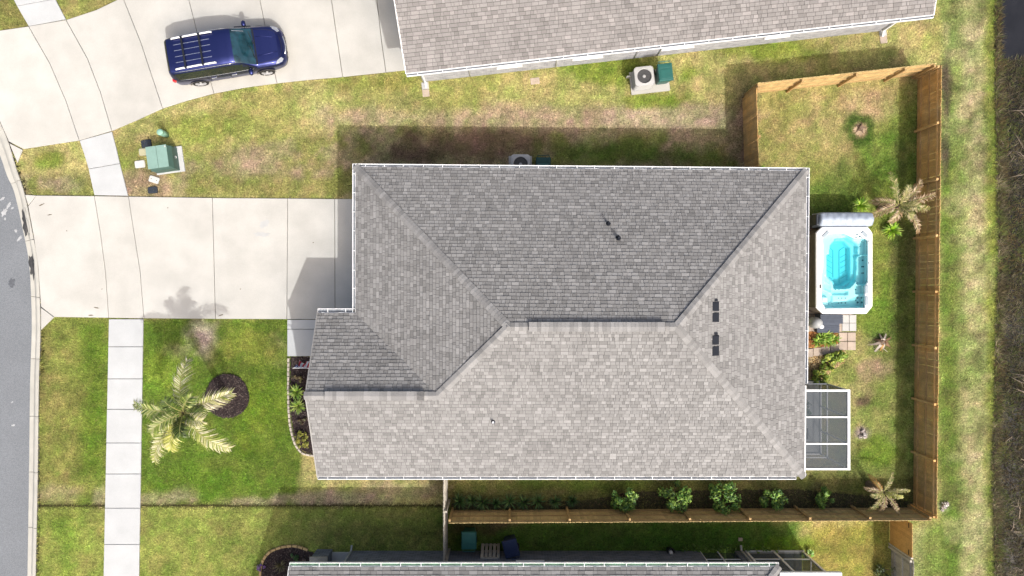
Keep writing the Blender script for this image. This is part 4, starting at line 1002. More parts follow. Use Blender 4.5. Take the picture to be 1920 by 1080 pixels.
palm((pc.x, pc.y, 0), 1.55, [(112, 1.5, 0.8, 0.8, PAL_OLIVE), (38, 1.55, 0.7, 0.8, PAL_TAN), (14, 1.85, 0.7, 0.75, PAL_TAN), (-14, 1.5, 0.7, 0.85, PAL_OLIVE), (-42, 1.6, 0.6, 0.9, PAL_TAN), (-95, 0.75, 0.5, 0.8, PAL_TAN), (160, 1.0, 0.3, 0.9, PAL_TAN), (195, 1.1, 0.3, 0.95, PAL_TAN), (70, 0.8, 0.9, 0.5, PAL_OLIVE), (0, 0.8, 0.9, 0.6, PAL_OLIVE), (-60, 0.7, 0.8, 0.6, PAL_OLIVE)],
     PAL_OLIVE, 'short palm with drying tan fronds by the spa cover', nl=26, ll=0.27, wl=0.014, hang=0.3, seed=8)
pd = P(1628, 907)
palm((pd.x, pd.y, 0), 1.3, [(68, 0.95, 0.6, 0.55, PAL_OLIVE), (14, 1.25, 0.5, 0.6, PAL_OLIVE), (-48, 1.35, 0.5, 0.7, PAL_TAN), (-85, 0.95, 0.5, 0.7, PAL_TAN), (-118, 1.1, 0.5, 0.7, PAL_OLIVE), (165, 0.8, 0.5, 0.6, PAL_TAN), (130, 0.85, 0.4, 0.7, [A(206, 160, 84), A(186, 140, 70)]), (-20, 0.6, 0.8, 0.4, PAL_YEL), (200, 0.6, 0.6, 0.5, PAL_OLIVE)],
     PAL_OLIVE, 'small sparse palm in the corner of the two tan fences', nl=22, ll=0.17, wl=0.012, hang=0.3, seed=9)

G_BR = [A(150, 200, 40), A(186, 222, 70), A(120, 172, 34), A(206, 230, 110)]
G_MD = [A(104, 146, 52), A(134, 170, 66), A(84, 124, 44)]
G_DK = [A(62, 104, 50), A(84, 128, 60), A(50, 84, 40)]
G_OL = [A(176, 176, 66), A(140, 146, 52), A(112, 122, 44), A(196, 190, 90)]
def at(x, y, z=0): p = P(x, y, z); return (p.x, p.y, z)
strap_plant(at(1610, 386), 0.42, 60, G_BR, 'bright green strap leaf plant between house and palm', seed=1, w=0.035)
strap_plant(at(1668, 432), 0.46, 64, G_BR, 'yellow green strap leaf plant at the foot of the short palm', seed=2, w=0.038)
for i, (x, y) in enumerate(((1538, 634), (1549, 640), (1560, 636), (1530, 640), (1544, 628))):
    strap_plant(at(x, y, 0.03), 0.34, 34, [A(150, 190, 60), A(186, 214, 96), A(110, 158, 46)], 'green strap leaf plant in the straw bed below the spa steps', group='plants below the spa steps', seed=20+i, w=0.03, h=0.4)
for i, (x, y, r) in enumerate(((1562, 672, 0.4), (1550, 678, 0.42), (1540, 694, 0.42), (1533, 706, 0.4), (1570, 665, 0.34))):
    shrub(at(x, y), r, 0.55, 260, [A(160, 184, 62), A(196, 206, 88), A(112, 148, 46), A(140, 170, 60)], 'yellow green bush in the curved bed beside the screen room', group='bushes in the curved bed', leaf=0.08, seed=40+i, clumps=9)
for i, (x, y) in enumerate(((558, 734), (561, 760))):
    strap_plant(at(x, y, 0.04), 0.40, 56, [A(140, 168, 62), A(176, 194, 96), A(104, 140, 46)], ('green strap leaf plant in the front mulch next to the low brown plant', 'green strap leaf plant in the front mulch next to the sparse brown plant')[i], group='plants along the front wall', seed=60+i, w=0.034, h=0.4)
shrub(at(568, 822, 0.04), 0.38, 0.5, 420, G_OL, 'yellow olive bush in the dark mulch by the edging curve', leaf=0.045, seed=66)
shrub(at(557, 710, 0.04), 0.25, 0.25, 120, [A(120, 96, 66), A(90, 74, 48), A(110, 112, 56)], 'low brown plant in the dark mulch below the flag', leaf=0.05, seed=67, clumps=6)
shrub(at(567, 786, 0.04), 0.2, 0.2, 80, [A(120, 100, 76), A(100, 82, 60), A(96, 104, 56)], 'sparse brown plant in the dark mulch between green plants', leaf=0.05, seed=68, clumps=6)
for i, (x, y, r) in enumerate(((862, 938, .42), (885, 936, .36), (905, 940, .46), (955, 938, .44), (982, 940, .4), (1008, 938, .42), (1040, 938, .36), (1072, 936, .32), (930, 941, .3))):
    strap_plant(at(x, y), r, 44, [A(66, 104, 50), A(92, 130, 66), A(52, 84, 40), A(120, 150, 84)], 'dark green strap leaf plant in the shaded bed behind the tan fence', group='strap plants along the shaded fence', seed=80+i, w=0.026, h=0.5)
for i, (x, y, r, h, lab) in enumerate(((1166, 926, .56, 1.2, 'broad leafy shrub with a bare side twig behind the tan fence'), (1262, 926, .66, 1.25, 'large bright green shrub overhanging the middle of the tan fence'), (1352, 926, .74, 1.2, 'wide spreading green shrub overhanging the tan fence'), (1442, 928, .58, 1.05, 'yellow green upright shrub with a dry twig by the tan fence'), (1536, 928, .42, 0.9, 'thin dark green young shrub near the corner palm'))):
    shrub(at(x, y), r, h, 1100 if i < 3 else 640, [A(88, 138, 52), A(126, 170, 68), A(66, 108, 42), A(156, 190, 84)] if i < 4 else G_MD, lab, leaf=0.075, seed=100+i, clumps=16)
shrub(at(1428, 322), 0.22, 0.5, 120, G_BR, 'small green bush tucked in by the short fence and eave', leaf=0.06, seed=120, clumps=7)
shrub(at(1512, 1036), 0.24, 0.4, 130, [A(170, 220, 110), A(140, 196, 80), A(196, 230, 150)], 'small pale green plant at the screened porch corner', leaf=0.07, seed=121, clumps=7)
shrub(at(1655, 1068), 0.45, 0.5, 240, [A(96, 118, 60), A(76, 96, 50), A(120, 132, 76)], 'dusky bush beside the old grey fence', leaf=0.06, seed=122, clumps=10)
shrub(at(552, 1045, 0.03), 0.22, 0.3, 160, G_DK, 'dark green bush in the stone edged bed by the brick pillar', leaf=0.05, seed=123, clumps=7)
strap_plant(at(528, 1058, 0.03), 0.35, 40, [A(132, 126, 84), A(100, 96, 60)], 'thin dry grassy clump in the stone edged bed', seed=124, w=0.012, h=0.4)
shrub(at(572, 1052, 0.03), 0.16, 0.2, 70, [A(140, 120, 110), A(110, 92, 84)], 'small withered plant beside the brick pillar', leaf=0.04, seed=125, clumps=5)
fl = shrub(at(491, 1062, 0.02), 0.2, 0.28, 110, [A(150, 84, 190), A(190, 140, 220), A(120, 60, 170), A(90, 120, 60)], 'purple flowering plant at the end of the stone edging', leaf=0.045, seed=126, clumps=7)
pt = shrub((12.35, -5.2, 0.05), 0.42, 0.95, 420, G_DK, 'dark green potted shrub inside the screen room', leaf=0.06, seed=150, clumps=10, name='potted_shrub')
MB().lathe([(.15, .0), (.2, .28), (.22, .3), (.18, .3), (.17, .2)], 0, 0, 16).build('pot', M['vinyldark'], pt, local=True)
# weeds along the shaded wall of the south house
for i in range(14):
    x = 1285+i*13+rnd.uniform(-4, 4)
    shrub(at(x, 1029+rnd.uniform(-3, 2)), 0.17, 0.2, 46, G_MD, 'low green weed clump along the shaded brick wall', group='weeds along the shaded wall', leaf=0.05, seed=130+i, clumps=5, stem=False)
# dried palm stump remains in the back yard
ds = thing('dead_palm', at(1650, 640), 'withered grey and tan palm stub lying on the back lawn', 'dead palm')
mb = MB(); q_ = random.Random(5)
for k, (deg, L) in enumerate(((20, .5), (55, .4), (-30, .5), (-10, .35), (200, .45), (240, .5), (160, .3), (270, .4), (-70, .35), (100, .35))):
    d = Vector((math.cos(R(deg)), math.sin(R(deg)), 0)); s = Vector((-d.y, d.x, 0)); c = q_.choice([A(196, 180, 164), A(226, 214, 200), A(150, 120, 92), A(206, 160, 90)])
    ps_ = [(d*L*u+Vector((0, 0, 0.22*math.sin(math.pi*min(1, u+0.15))+0.02)), 0.06*(1-u)+0.02) for u in (0, .33, .66, 1)]
    for (p, w), (p2, w2) in zip(ps_, ps_[1:]): mb.face([p-s*w, p2-s*w2, p2+s*w2+Vector((0, 0, .02)), p+s*w+Vector((0, 0, .02))], c)
    for j in range(8):
        u = q_.uniform(.3, 1); p = d*L*u+Vector((0, 0, .12)); e = p+Vector((q_.uniform(-.2, .2), q_.uniform(-.2, .2), -.08)); mb.face([p-s*.012, e-s*.004, e+s*.004, p+s*.012], c)
mb.build('dry_fronds', M['leaf'], ds, local=True)
MB().lathe([(0.13, -0.03), (0.12, 0.1), (0.09, 0.22), (0.03, 0.28)], 0, 0, 10).build('trunk', M['bark'], ds, local=True)
sp_ = thing('tree_stump', at(1613, 240), 'small cut stump in the round bare dirt patch', 'stump')
MB().lathe([(0.16, -0.03), (0.11, 0.05), (0.09, 0.14), (0.07, 0.145)], 0, 0, 11).build('trunk', M['bark'], sp_, local=True)
for k in range(5):
    a = k*1.3; MB().tube([(0.05*math.cos(a), 0.05*math.sin(a), 0.05), (0.18*math.cos(a), 0.18*math.sin(a), 0.03), (0.30*math.cos(a), 0.30*math.sin(a), -0.02)], [0.04, 0.03, 0.01], 6).build('root', M['bark'], sp_, local=True)
MB().face([(p.x, p.y, 0.006) for p in blob(1612, 243, 13, 12, 0, 77, 30)][::-1]).build('dirt_patch', M['dirt'], origin=False)['kind'] = 'structure'
for x, y, lab in ((1617, 812, 'pale ash grey tuft of dead leaves beside the screen room'), (1771, 951, 'pale white tuft of dead leaves outside the fence corner')):
    shrub(at(x, y), 0.24, 0.16, 150, [A(226, 214, 206), A(196, 180, 172), A(244, 238, 232)], lab, 'dead plant', leaf=0.055, seed=int(x), clumps=7, stem=False, name='dead_plant')

# ------------------------------------------------------------------ planting beds
def bed(name, poly, m, z=0.035, chips=0, pal=None, seed=0, dome=0.0):
    q = [P2(*p) for p in poly]; mb = MB().prism(q, -0.03, z, top=inset(q, 0.05))
    o = tag(mb.build(name, m, origin=False), kind='structure')
    if chips:
        r = np.random.default_rng(seed); a = np.array(q); lo = a.min(0); hi = a.max(0)
        X = r.uniform(lo[0], hi[0], chips); Y = r.uniform(lo[1], hi[1], chips); k = inpoly(X, Y, q); X = X[k]; Y = Y[k]; n = len(X)
        an = r.uniform(0, 6.28, n); L = r.uniform(0.02, 0.05, n); w = r.uniform(0.006, 0.014, n); dx = np.cos(an); dy = np.sin(an); zz = z+r.uniform(0.0, 0.025, n)
        v = np.stack([np.stack([X-dx*L-dy*w, Y-dy*L+dx*w, zz], 1), np.stack([X-dx*L+dy*w, Y-dy*L-dx*w, zz+r.uniform(0, .01, n)], 1), np.stack([X+dx*L+dy*w, Y+dy*L-dx*w, zz+r.uniform(-.01, .02, n)], 1), np.stack([X+dx*L-dy*w, Y+dy*L+dx*w, zz], 1)], 1)
        c = np.array(pal)[r.integers(0, len(pal), n)]*r.uniform(0.6, 1.4, (n, 1))
        ch = link('chips', np_mesh('chips', v.reshape(-1, 3), np.arange(n*4).reshape(-1, 4), np.repeat(c, 4, 0), M['mulchchip'])); ch.parent = o; tag(ch, kind='stuff')
    return o
MU = [(0.036, 0.023, 0.024), (0.024, 0.017, 0.017), (0.05, 0.034, 0.032), (0.018, 0.013, 0.013), (0.03, 0.02, 0.02), (0.10, 0.08, 0.07)]
fbed = bed('mulch_bed', front_bed, M['mulch'], chips=6000, pal=MU, seed=1)
bed('mulch_ring', ring, M['mulch'], z=0.06, chips=6500, pal=MU, seed=2)
sbed = bed('mulch_bed', south_bed, M['mulch'], chips=7000, pal=MU, seed=3)
ST = [A(214, 146, 84), A(190, 120, 66), A(232, 176, 112), A(160, 100, 60)]
bed('straw_bed', backbed1, M['straw'], z=0.02, chips=3500, pal=ST, seed=4)
bed('straw_bed', backbed2, mat('straw_pale', A(222, 190, 134, 0.9), 0.95, 0.25, 8, 0.3, 50, 0.6), z=0.012, chips=4500, pal=[A(226, 196, 140), A(206, 170, 112), A(238, 214, 166), A(120, 92, 62)], seed=5)
FB = [A(96, 84, 60), A(80, 72, 48), A(76, 84, 44), A(120, 104, 78)]
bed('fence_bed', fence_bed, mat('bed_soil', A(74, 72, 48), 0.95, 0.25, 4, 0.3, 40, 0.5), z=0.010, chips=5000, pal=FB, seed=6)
def edging(parent, path, m, L=0.19, w=0.10, h=0.09):
    pts = [Vector(P2(*p)).to_3d() for p in curve(path, 8)]
    acc = 0.0; cum = [0.0]
    for a, b in zip(pts, pts[1:]): acc += (b-a).length; cum.append(acc)
    n = int(acc/L); inv = WM[parent.name].inverted()
    me = [MB().prism([(-L/2+0.006, -w/2), (L/2-0.006, -w/2), (L/2-0.006, w/2), (-L/2+0.006, w/2)], -0.03, h+k, top=[(-L/2+0.018, -w/2+0.012), (L/2-0.018, -w/2+0.012), (L/2-0.018, w/2-0.012), (-L/2+0.018, w/2-0.012)]).mesh('edging_stone', m) for k in (0, 0.008, -0.006)]
    for i in range(n):
        s = (i+0.5)*L; x = np.interp(s, cum, [p.x for p in pts]); y = np.interp(s, cum, [p.y for p in pts]); x2 = np.interp(s+0.05, cum, [p.x for p in pts]); y2 = np.interp(s+0.05, cum, [p.y for p in pts]); x1 = np.interp(s-0.05, cum, [p.x for p in pts]); y1 = np.interp(s-0.05, cum, [p.y for p in pts])
        piece('edging_stone', rnd.choice(me), parent, inv @ Matrix.Translation((x, y, 0)) @ Matrix.Rotation(math.atan2(y2-y1, x2-x1)+rnd.uniform(-.05, .05), 4, 'Z'))
edging(fbed, [(541.5, 671), (541, 720), (542, 770), (546, 805), (554, 832), (566, 848), (580, 853), (597, 855)], M['stone'], L=0.2)
edging(sbed, [(488, 1100), (489, 1070), (494, 1050), (506, 1035), (526, 1026), (548, 1023), (566, 1026), (583, 1034)], M['stoney'], L=0.24, w=0.12)

# ------------------------------------------------------------------ pavers behind the house
def paver_field(name, cells, m, ztop, label=None):
    return paving(name, cells, m, ztop, gap=0.008, pname='paver', zb=0.004)
cells = []
for i, x in enumerate((1578, 1591.5)):
    for j, y in enumerate((590, 605.5)): cells.append([(x, y), (x+13.5, y), (x+13.5, y+15.5), (x, y+15.5)])
paver_field('spa_patio', cells, M['paverw'], 0.05)
cells = []
for i, x in enumerate((1572, 1588)):
    for j, y in enumerate((623, 640)): cells.append([(x, y), (x+16, y), (x+16, y+16.5), (x, y+16.5)])
for k, (x, y) in enumerate(((1556, 645), (1540, 650), (1524, 652), (1508, 654))): cells.append([(x, y), (x+16, y-1), (x+16, y+15), (x, y+16)])
paver_field('garden_path', cells, M['paver'], 0.05)
paver_field('spa_pad', [[(1500, 418), (1598, 418), (1598, 486), (1500, 486)], [(1500, 486), (1598, 486), (1598, 590), (1500, 590)], [(1500, 590), (1578, 590), (1578, 622), (1500, 622)]], M['paver'], 0.04)

# ------------------------------------------------------------------ swim spa
zr = 1.3
def sp2(x, y, z=zr): return P2(x, y, z)
oct_ = [(1541, 425.5), (1628, 425.5), (1636.5, 437), (1636.5, 574), (1625, 588.5), (1543, 588.5), (1530.5, 577), (1530.5, 436)]
op = [sp2(*p) for p in oct_]; cxs = sum(p[0] for p in op)/8; cys = sum(p[1] for p in op)/8
spa = thing('swim_spa', (cxs, cys, 0.04), 'white swim spa with turquoise water behind the house', 'swim spa')
mb = MB(); ins = inset(op, 0.05)
for i in range(8): mb.face([(*ins[i], 0.045), (*ins[(i+1) % 8], 0.045), (*ins[(i+1) % 8], 1.19), (*ins[i], 1.19)])
mb.build('cabinet', M['spacab'], spa)
ins = inset(op, 0.05)
for i in range(8):
    a = Vector(ins[i]); b = Vector(ins[(i+1) % 8]); L = (b-a).length; k = max(1, round(L/0.75)); nrm = Vector(((b-a).y, -(b-a).x)).normalized()
    if nrm.dot((a+b)/2-Vector((cxs, cys))) < 0: nrm = -nrm
    for j in range(k):
        p = a+(b-a)*((j+0.03)/k); q = a+(b-a)*((j+0.97)/k)
        MB().raw([(v.x+nrm.x*o_, v.y+nrm.y*o_, z) for o_ in (0.001, 0.018) for v in (p, q) for z in (0.06, 1.14)], [(0, 1, 3, 2), (4, 6, 7, 5), (0, 4, 5, 1), (2, 3, 7, 6), (0, 2, 6, 4), (1, 5, 7, 3)]).build('cabinet_panel', M['spacab'], spa)
levels = [  # outline in photo pixels at rim height, floor height
    ([(1543, 447), (1556, 437), (1583, 437), (1604, 447), (1624, 447), (1628, 452), (1628, 528), (1622, 537), (1622, 577), (1548, 578), (1541, 566), (1541, 520), (1544, 500), (1544, 460)], 0.98),
    ([(1551, 462), (1560, 449), (1583, 447), (1604, 462), (1607, 470), (1607, 478), (1602, 482), (1602, 522), (1586, 540), (1558, 541), (1556, 528), (1545, 518), (1545, 478), (1550, 478)], 0.66),
    ([(1549, 464), (1560, 454), (1576, 454), (1588, 466), (1588, 526), (1575, 535), (1562, 536), (1557, 526), (1546, 514), (1546, 480), (1549, 478)], 0.40),
    ([(1608, 462), (1614, 452), (1625, 452), (1626, 478), (1607, 478)], 0.88), ([(1606, 481), (1625, 481), (1625, 524), (1619, 533), (1603, 533)], 0.82),
    ([(1558, 546), (1586, 546), (1586, 553), (1558, 553)], 0.82), ([(1556, 542), (1584, 542), (1584, 546), (1556, 546)], 0.95),
    ([(1602, 536), (1621, 536), (1621, 551), (1602, 551)], 0.86), ([(1558, 567), (1584, 565), (1600, 557), (1621, 556), (1621, 576), (1560, 576)], 0.84),
    ([(1545, 516), (1556, 523), (1556, 533), (1546, 527)], 0.95), ([(1543, 529), (1556, 536), (1556, 547), (1544, 541)], 0.92), ([(1541, 545), (1559, 555), (1559, 574), (1548, 574), (1554, 568), (1541, 556)], 0.9),
    ([(1541, 557), (1553, 557), (1553, 566), (1541, 566)], 1.12),
]
lv = [(np.array([sp2(*p, zr if k == 0 else z) for p in pl]), z) for k, (pl, z) in enumerate(levels)]
cs = 0.022
xs = np.arange(min(p[0] for p in op)+0.10, max(p[0] for p in op)-0.08, cs); ys = np.arange(min(p[1] for p in op)+0.12, max(p[1] for p in op)-0.08, cs)
SX, SY = np.meshgrid(xs, ys); SZ = np.full(SX.shape, zr-0.03)
for pl, z in lv: SZ[inpoly(SX, SY, pl)] = z
outl = inpoly(SX, SY, lv[0][0])
K = SZ.copy()
for _ in range(2):
    Kp = np.pad(K, 1, mode='edge'); K2 = (Kp[:-2, 1:-1]+Kp[2:, 1:-1]+Kp[1:-1, :-2]+Kp[1:-1, 2:]+2*K)/6; K = K2
nX, nY = len(xs), len(ys); vv = np.stack([SX.ravel(), SY.ravel(), K.ravel()], 1)
i0 = (np.arange(nY-1)[:, None]*nX+np.arange(nX-1)[None, :]); inside = outl.copy()
for _ in range(3):
    q = np.pad(inside, 1); inside = q[:-2, 1:-1] | q[2:, 1:-1] | q[1:-1, :-2] | q[1:-1, 2:] | inside
sel = (inside[:-1, :-1] | inside[1:, 1:]).ravel(); i0 = i0.ravel()[sel]
vv[:, 0] -= cxs; vv[:, 1] -= cys; vv[:, 2] -= 0.04
ob = link('basin', np_mesh('basin', vv, np.stack([i0, i0+1, i0+1+nX, i0+nX], 1), None, M['spashell'], True)); ob.parent = spa
# rim: ring between outer octagon and opening
opening = [tuple(p) for p in lv[0][0]]
def ring_mesh(outer, inner, z0, z1, n=96):
    c = Vector((cxs-0.0, cys)); mb = MB(); rows = []
    def hit(poly, a):
        d = Vector((math.cos(a), math.sin(a))); best = None
        for i in range(len(poly)):
            p = Vector(poly[i][:2])-c; e = Vector(poly[(i+1) % len(poly)][:2])-Vector(poly[i][:2]); den = d.x*e.y-d.y*e.x
            if abs(den) < 1e-9: continue
            t = (p.x*e.y-p.y*e.x)/den; u = (p.x*d.y-p.y*d.x)/den
            if t > 0 and -1e-6 <= u <= 1+1e-6: best = t if best is None else max(best, t)
        return c+d*best
    for k in range(n):
        a = 2*math.pi*k/n; o_ = hit(outer, a); i_ = hit(inner, a)
        m1 = o_+(i_-o_).normalized()*0.03; m2 = i_+(o_-i_).normalized()*0.03
        rows.append([(o_.x, o_.y, z0), (o_.x, o_.y, z1-0.03), (m1.x, m1.y, z1), (m2.x, m2.y, z1), (i_.x, i_.y, z1-0.03), (i_.x, i_.y, z0)])
    vs = [p for r_ in rows for p in r_]; fs = []
    for k in range(n):
        for j in range(5): a = k*6+j; b = ((k+1) % n)*6+j; fs.append((a, b, b+1, a+1))
    mb.raw(vs, fs); return mb
extra = []
for k in range(len(op)): extra.append(op[k])
ring_mesh(op, opening, 1.181, zr, 240).build('rim', M['spawhite'], spa)
MB().prism(inset(opening, 0.01), 0.06, 1.17).build('water', M['poolwater'], spa)
for (a, b) in (((1561.5, 470), (1561.5, 520)), ((1573, 470), (1573, 530)), ((1561.5, 470), (1553, 462)), ((1573, 470), (1585, 461))):
    # grooves in the floor
    pa = P(*a, 1.0); pb_ = P(*b, 1.0)
    A_ = Vector((*sp2(*a, 0.4), 0.412)); B_ = Vector((*sp2(*b, 0.4), 0.412)); MB().bar(A_, B_, 0.016, 0.008).build('floor_groove', M['aqua'], spa)
for s in (0, 1):
    for k in range(5):
        x0 = (1559.5, 1575)[s]; x1 = (1548.5, 1587)[s]; y = 476+k*10
        MB().bar((*sp2(x0, y+7, 0.4), 0.412), (*sp2(x1, y, 0.4), 0.412), 0.012, 0.008).build('floor_groove', M['aqua'], spa)
def lvl(x, y):
    X, Y = sp2(x, y); z = zr
    for pl, zz in lv:
        if inpoly(np.array([X]), np.array([Y]), pl)[0]: z = zz
    return X, Y, z
for x, y, r in [(1607, 440, .05), (1612, 444, .06), (1605, 445, .05), (1610, 448, .05), (1616, 446, .04), (1617, 488, .05), (1621, 488, .04), (1616, 500, .05), (1620, 500, .04), (1616, 512, .04), (1620, 512, .04), (1608, 558, .07), (1614, 558, .07), (1608, 567, .07), (1614, 567, .07), (1604, 563, .04), (1604, 543, .05), (1566, 543, .035), (1573, 543, .035), (1572, 559, .035), (1578, 559, .035), (1585, 559, .035), (1572, 568, .04), (1578, 568, .04), (1585, 568, .04), (1622, 467, .04), (1624, 473, .03), (1612, 462, .03)]:
    X, Y, z = lvl(x, y)
    for _ in range(2):
        X, Y = sp2(x, y, min(z, 1.3)); X1_, Y1_ = X, Y
        for pl, zz in lv:
            if inpoly(np.array([X]), np.array([Y]), pl)[0]: z = zz
    z = max(z, 1.0 if z >= 1.29 else z); z = z if z < 1.2 else zr+0.003
    MB().lathe([(r*0.62, z-0.02), (r*0.62, z+0.014), (r*0.4, z+0.018)], X, Y, 10).build('jet', M['teal'], spa)
for x, y, rz, w in ((1548, 439, 45, .34), (1621, 439, -42, .3), (1624.5, 543, 90, .36), (1624.5, 564, 90, .36)):
    X, Y = sp2(x, y); Mx = Matrix.Translation((X, Y, zr)) @ Matrix.Rotation(R(rz), 4, 'Z')
    MB().box(-w/2, w/2, -0.07, 0.07, -0.02, 0.035, Mx).build('headrest', M['pillow'], spa, bevel=0.025)
X, Y = sp2(1538, 537); MB().box(X-0.03, X+0.03, Y-0.08, Y+0.08, zr-0.01, zr+0.012).build('control_panel', M['black'], spa)
for x, y in ((1540, 493), (1629, 493), (1629, 452), (1548, 580), (1606, 582)):
    X, Y = sp2(x, y); MB().lathe([(0.025, zr-0.01), (0.025, zr+0.01), (0.01, zr+0.014)], X, Y, 10).build('valve_knob', M['greyplastic'], spa)
# folded cover standing at the north end
x0, x1 = P(1540, 400, 1.45).x, P(1638, 400, 1.4).x; y0, y1 = sp2(0, 425.5)[1]+0.02, P(0, 397, 1.4).y
cv = thing('spa_cover', ((x0+x1)/2, (y0+y1)/2, 0.04), 'grey vinyl spa cover folded over at the end of the swim spa', 'spa cover')
n = 40; rows = []
for k in range(n+1):
    x = x0+(x1-x0)*k/n; w1 = 0.012*math.sin(k*1.3)+0.008*math.sin(k*2.9); e = 1-0.12*math.exp(-min(k, n-k)*0.9); row = []
    for j in range(13):
        a = math.pi*j/12; yy = (y0+y1)/2-math.cos(a)*(y1-y0)/2*e; zz = 1.12+0.33*math.sin(a)**0.7*e+w1*math.sin(a)+0.02*math.sin(5*a+0.6*math.sin(k*0.8))
        row.append((x, yy, zz))
    rows.append([(x, y0, 0.5)]+row+[(x, y1, 0.5)])
m_ = len(rows[0]); mb = MB(); mb.raw([p for r_ in rows for p in r_], [(k*m_+j, (k+1)*m_+j, (k+1)*m_+j+1, k*m_+j+1) for k in range(n) for j in range(m_-1)]+[tuple(range(m_)), tuple(n*m_+j for j in range(m_-1, -1, -1))], smooth=True)
mb.build('cover_panel', M['vinyl'], cv)
MB().tube([(x0+0.02, y0+0.1, 0.05), (x0-0.06, (y0+y1)/2, 0.7), (x0-0.05, (y0+y1)/2, 1.25)], 0.022, 8).build('lift_arm', M['black'], cv); MB().tube([(x1-0.02, y0+0.1, 0.05), (x1+0.04, (y0+y1)/2, 0.7), (x1+0.04, (y0+y1)/2, 1.25)], 0.022, 8).build('lift_arm', M['black'], cv)
MB().box(x0-0.16, x0-0.07, y0+0.05, y1-0.08, 0.42, 1.35).build('end_flap', M['vinyldark'], cv, bevel=0.03); MB().box(x0+0.1, x1-0.1, y0+0.08, y1-0.08, 0.04, 0.5).build('cover_base', M['vinyldark'], cv)
# steps, slatted
st_x0, st_x1 = P(1535, 600, .5).x, P(1577, 600, .5).x; st_y1, st_y0 = sp2(0, 589.5)[1]-0.02, P(0, 624, .3).y
sp3 = thing('spa_steps', ((st_x0+st_x1)/2, (st_y0+st_y1)/2, 0.05), 'slate grey plastic steps beside the swim spa', 'steps')
ym = (st_y0+st_y1)/2
MB().box(st_x0+.02, st_x1-.02, ym+.004, st_y1, 0.05, 0.66).box(st_x0+.02, st_x1-.02, st_y0+.02, ym, 0.05, 0.32).build('riser', M['step'], sp3)
for a, b, z in ((st_y0, ym, 0.32), (ym, st_y1, 0.66)):
    for k in range(5):
        MB().box(st_x0, st_x1, a+(b-a)*k/5+0.006, a+(b-a)*(k+1)/5-0.006, z+0.001, z+0.035).build('tread_slat', M['step'], sp3)
pm = thing('pump_cover', (P(1522, 604).x, P(1522, 604).y, 0.045), 'pale grey hooded pump with a round white cap beside the spa steps', 'pump')
MB().lathe([(0.24, 0), (0.26, 0.2), (0.24, 0.5), (0.17, 0.68), (0.05, 0.72)], 0, 0, 16).build('hood', M['greyplastic'], pm, local=True)
MB().lathe([(0.09, 0.30), (0.09, 0.52), (0.05, 0.53)], 0.2, -0.17, 14).build('cap', M['spawhite'], pm, local=True); MB().lathe([(0.11, 0.0), (0.11, 0.299)], 0.2, -0.17, 14).build('pipe', M['black'], pm, local=True)

# ------------------------------------------------------------------ air conditioners
def ac_unit(loc, rz, label):
    t = thing('air_conditioner', loc, label, 'air conditioner', rz=rz); s = 0.40; H = 0.82
    rc = []
    for cx, cy, a0 in ((s-.09, s-.09, 0), (-s+.09, s-.09, 90), (-s+.09, -s+.09, 180), (s-.09, -s+.09, 270)):
        for k in range(5): a = R(a0+k*22.5); rc.append((cx+.09*math.cos(a), cy+.09*math.sin(a)))
    MB().prism(inset(rc, .03), 0.0, H-0.05).build('coil', M['acdark'], t, local=True)
    for k in range(9):
        z = 0.06+k*0.078; b = MB(); o_ = rc; i_ = inset(rc, .028); n = len(o_)
        for q in range(n):
            r_ = (q+1) % n; b.face([(*o_[q], z), (*o_[r_], z), (*o_[r_], z+.035), (*o_[q], z+.035)]); b.face([(*o_[q], z+.035), (*o_[r_], z+.035), (*i_[r_], z+.05), (*i_[q], z+.05)])
        b.build('louvre', M['acgrey'], t, local=True)
    top = MB(); n = 40; rr = 0.30; vs = []
    def sqr(a):
        d = Vector((math.cos(a), math.sin(a))); k = 1/max(abs(d.x), abs(d.y)); k = min(k, 1.28); return d*k*(s+.012)
    for k in range(n):
        a = 2*math.pi*k/n; o_ = sqr(a); vs += [(o_.x, o_.y, H-.08), (o_.x, o_.y, H-.015), (o_.x*.97, o_.y*.97, H), (rr*1.06*math.cos(a), rr*1.06*math.sin(a), H+.02), (rr*math.cos(a), rr*math.sin(a), H+.01), (rr*math.cos(a), rr*math.sin(a), H-.1)]
    top.raw(vs, [(k*6+j, ((k+1) % n)*6+j, ((k+1) % n)*6+j+1, k*6+j+1) for k in range(n) for j in range(5)]); top.build('top_panel', M['acgrey'], t, local=True)
    fan = MB().lathe([(0.07, H-.10), (0.07, H-.04), (0.03, H-.035)], 0, 0, 14).build('fan', M['acgrey'], t, local=True)
    for k in range(5):
        a = k*2*math.pi/5+0.4; b = MB(); c0, c1 = a-.3, a+.3
        b.raw([(.06*math.cos(c0), .06*math.sin(c0), H-.09), (.06*math.cos(c1), .06*math.sin(c1), H-.06), (.27*math.cos(c1), .27*math.sin(c1), H-.05), (.28*math.cos(a), .28*math.sin(a), H-.07), (.27*math.cos(c0+.15), .27*math.sin(c0+.15), H-.09)], [(0, 1, 2, 3, 4)]); b.build('blade', M['greyplastic'], fan, local=True)
    gr = MB()
    for k in range(12): a = k*math.pi/6; gr.bar((.06*math.cos(a), .06*math.sin(a), H+.012), (rr*math.cos(a), rr*math.sin(a), H+.012), .005, .005)
    gr.build('fan_guard', M['acdark'], t, local=True)
    return t
p = P(1218, 152); c_, s_ = math.cos(nang), math.sin(nang)
MB().box(-.85, .82, -.52, .45, -.03, .07, Matrix.Translation((p.x, p.y, 0)) @ Matrix.Rotation(nang, 4, 'Z')).build('equipment_pad', M['concrete'])
tag(bpy.data.objects['equipment_pad'], 'flat concrete pad under the air conditioner of the pale brick house', 'pad')
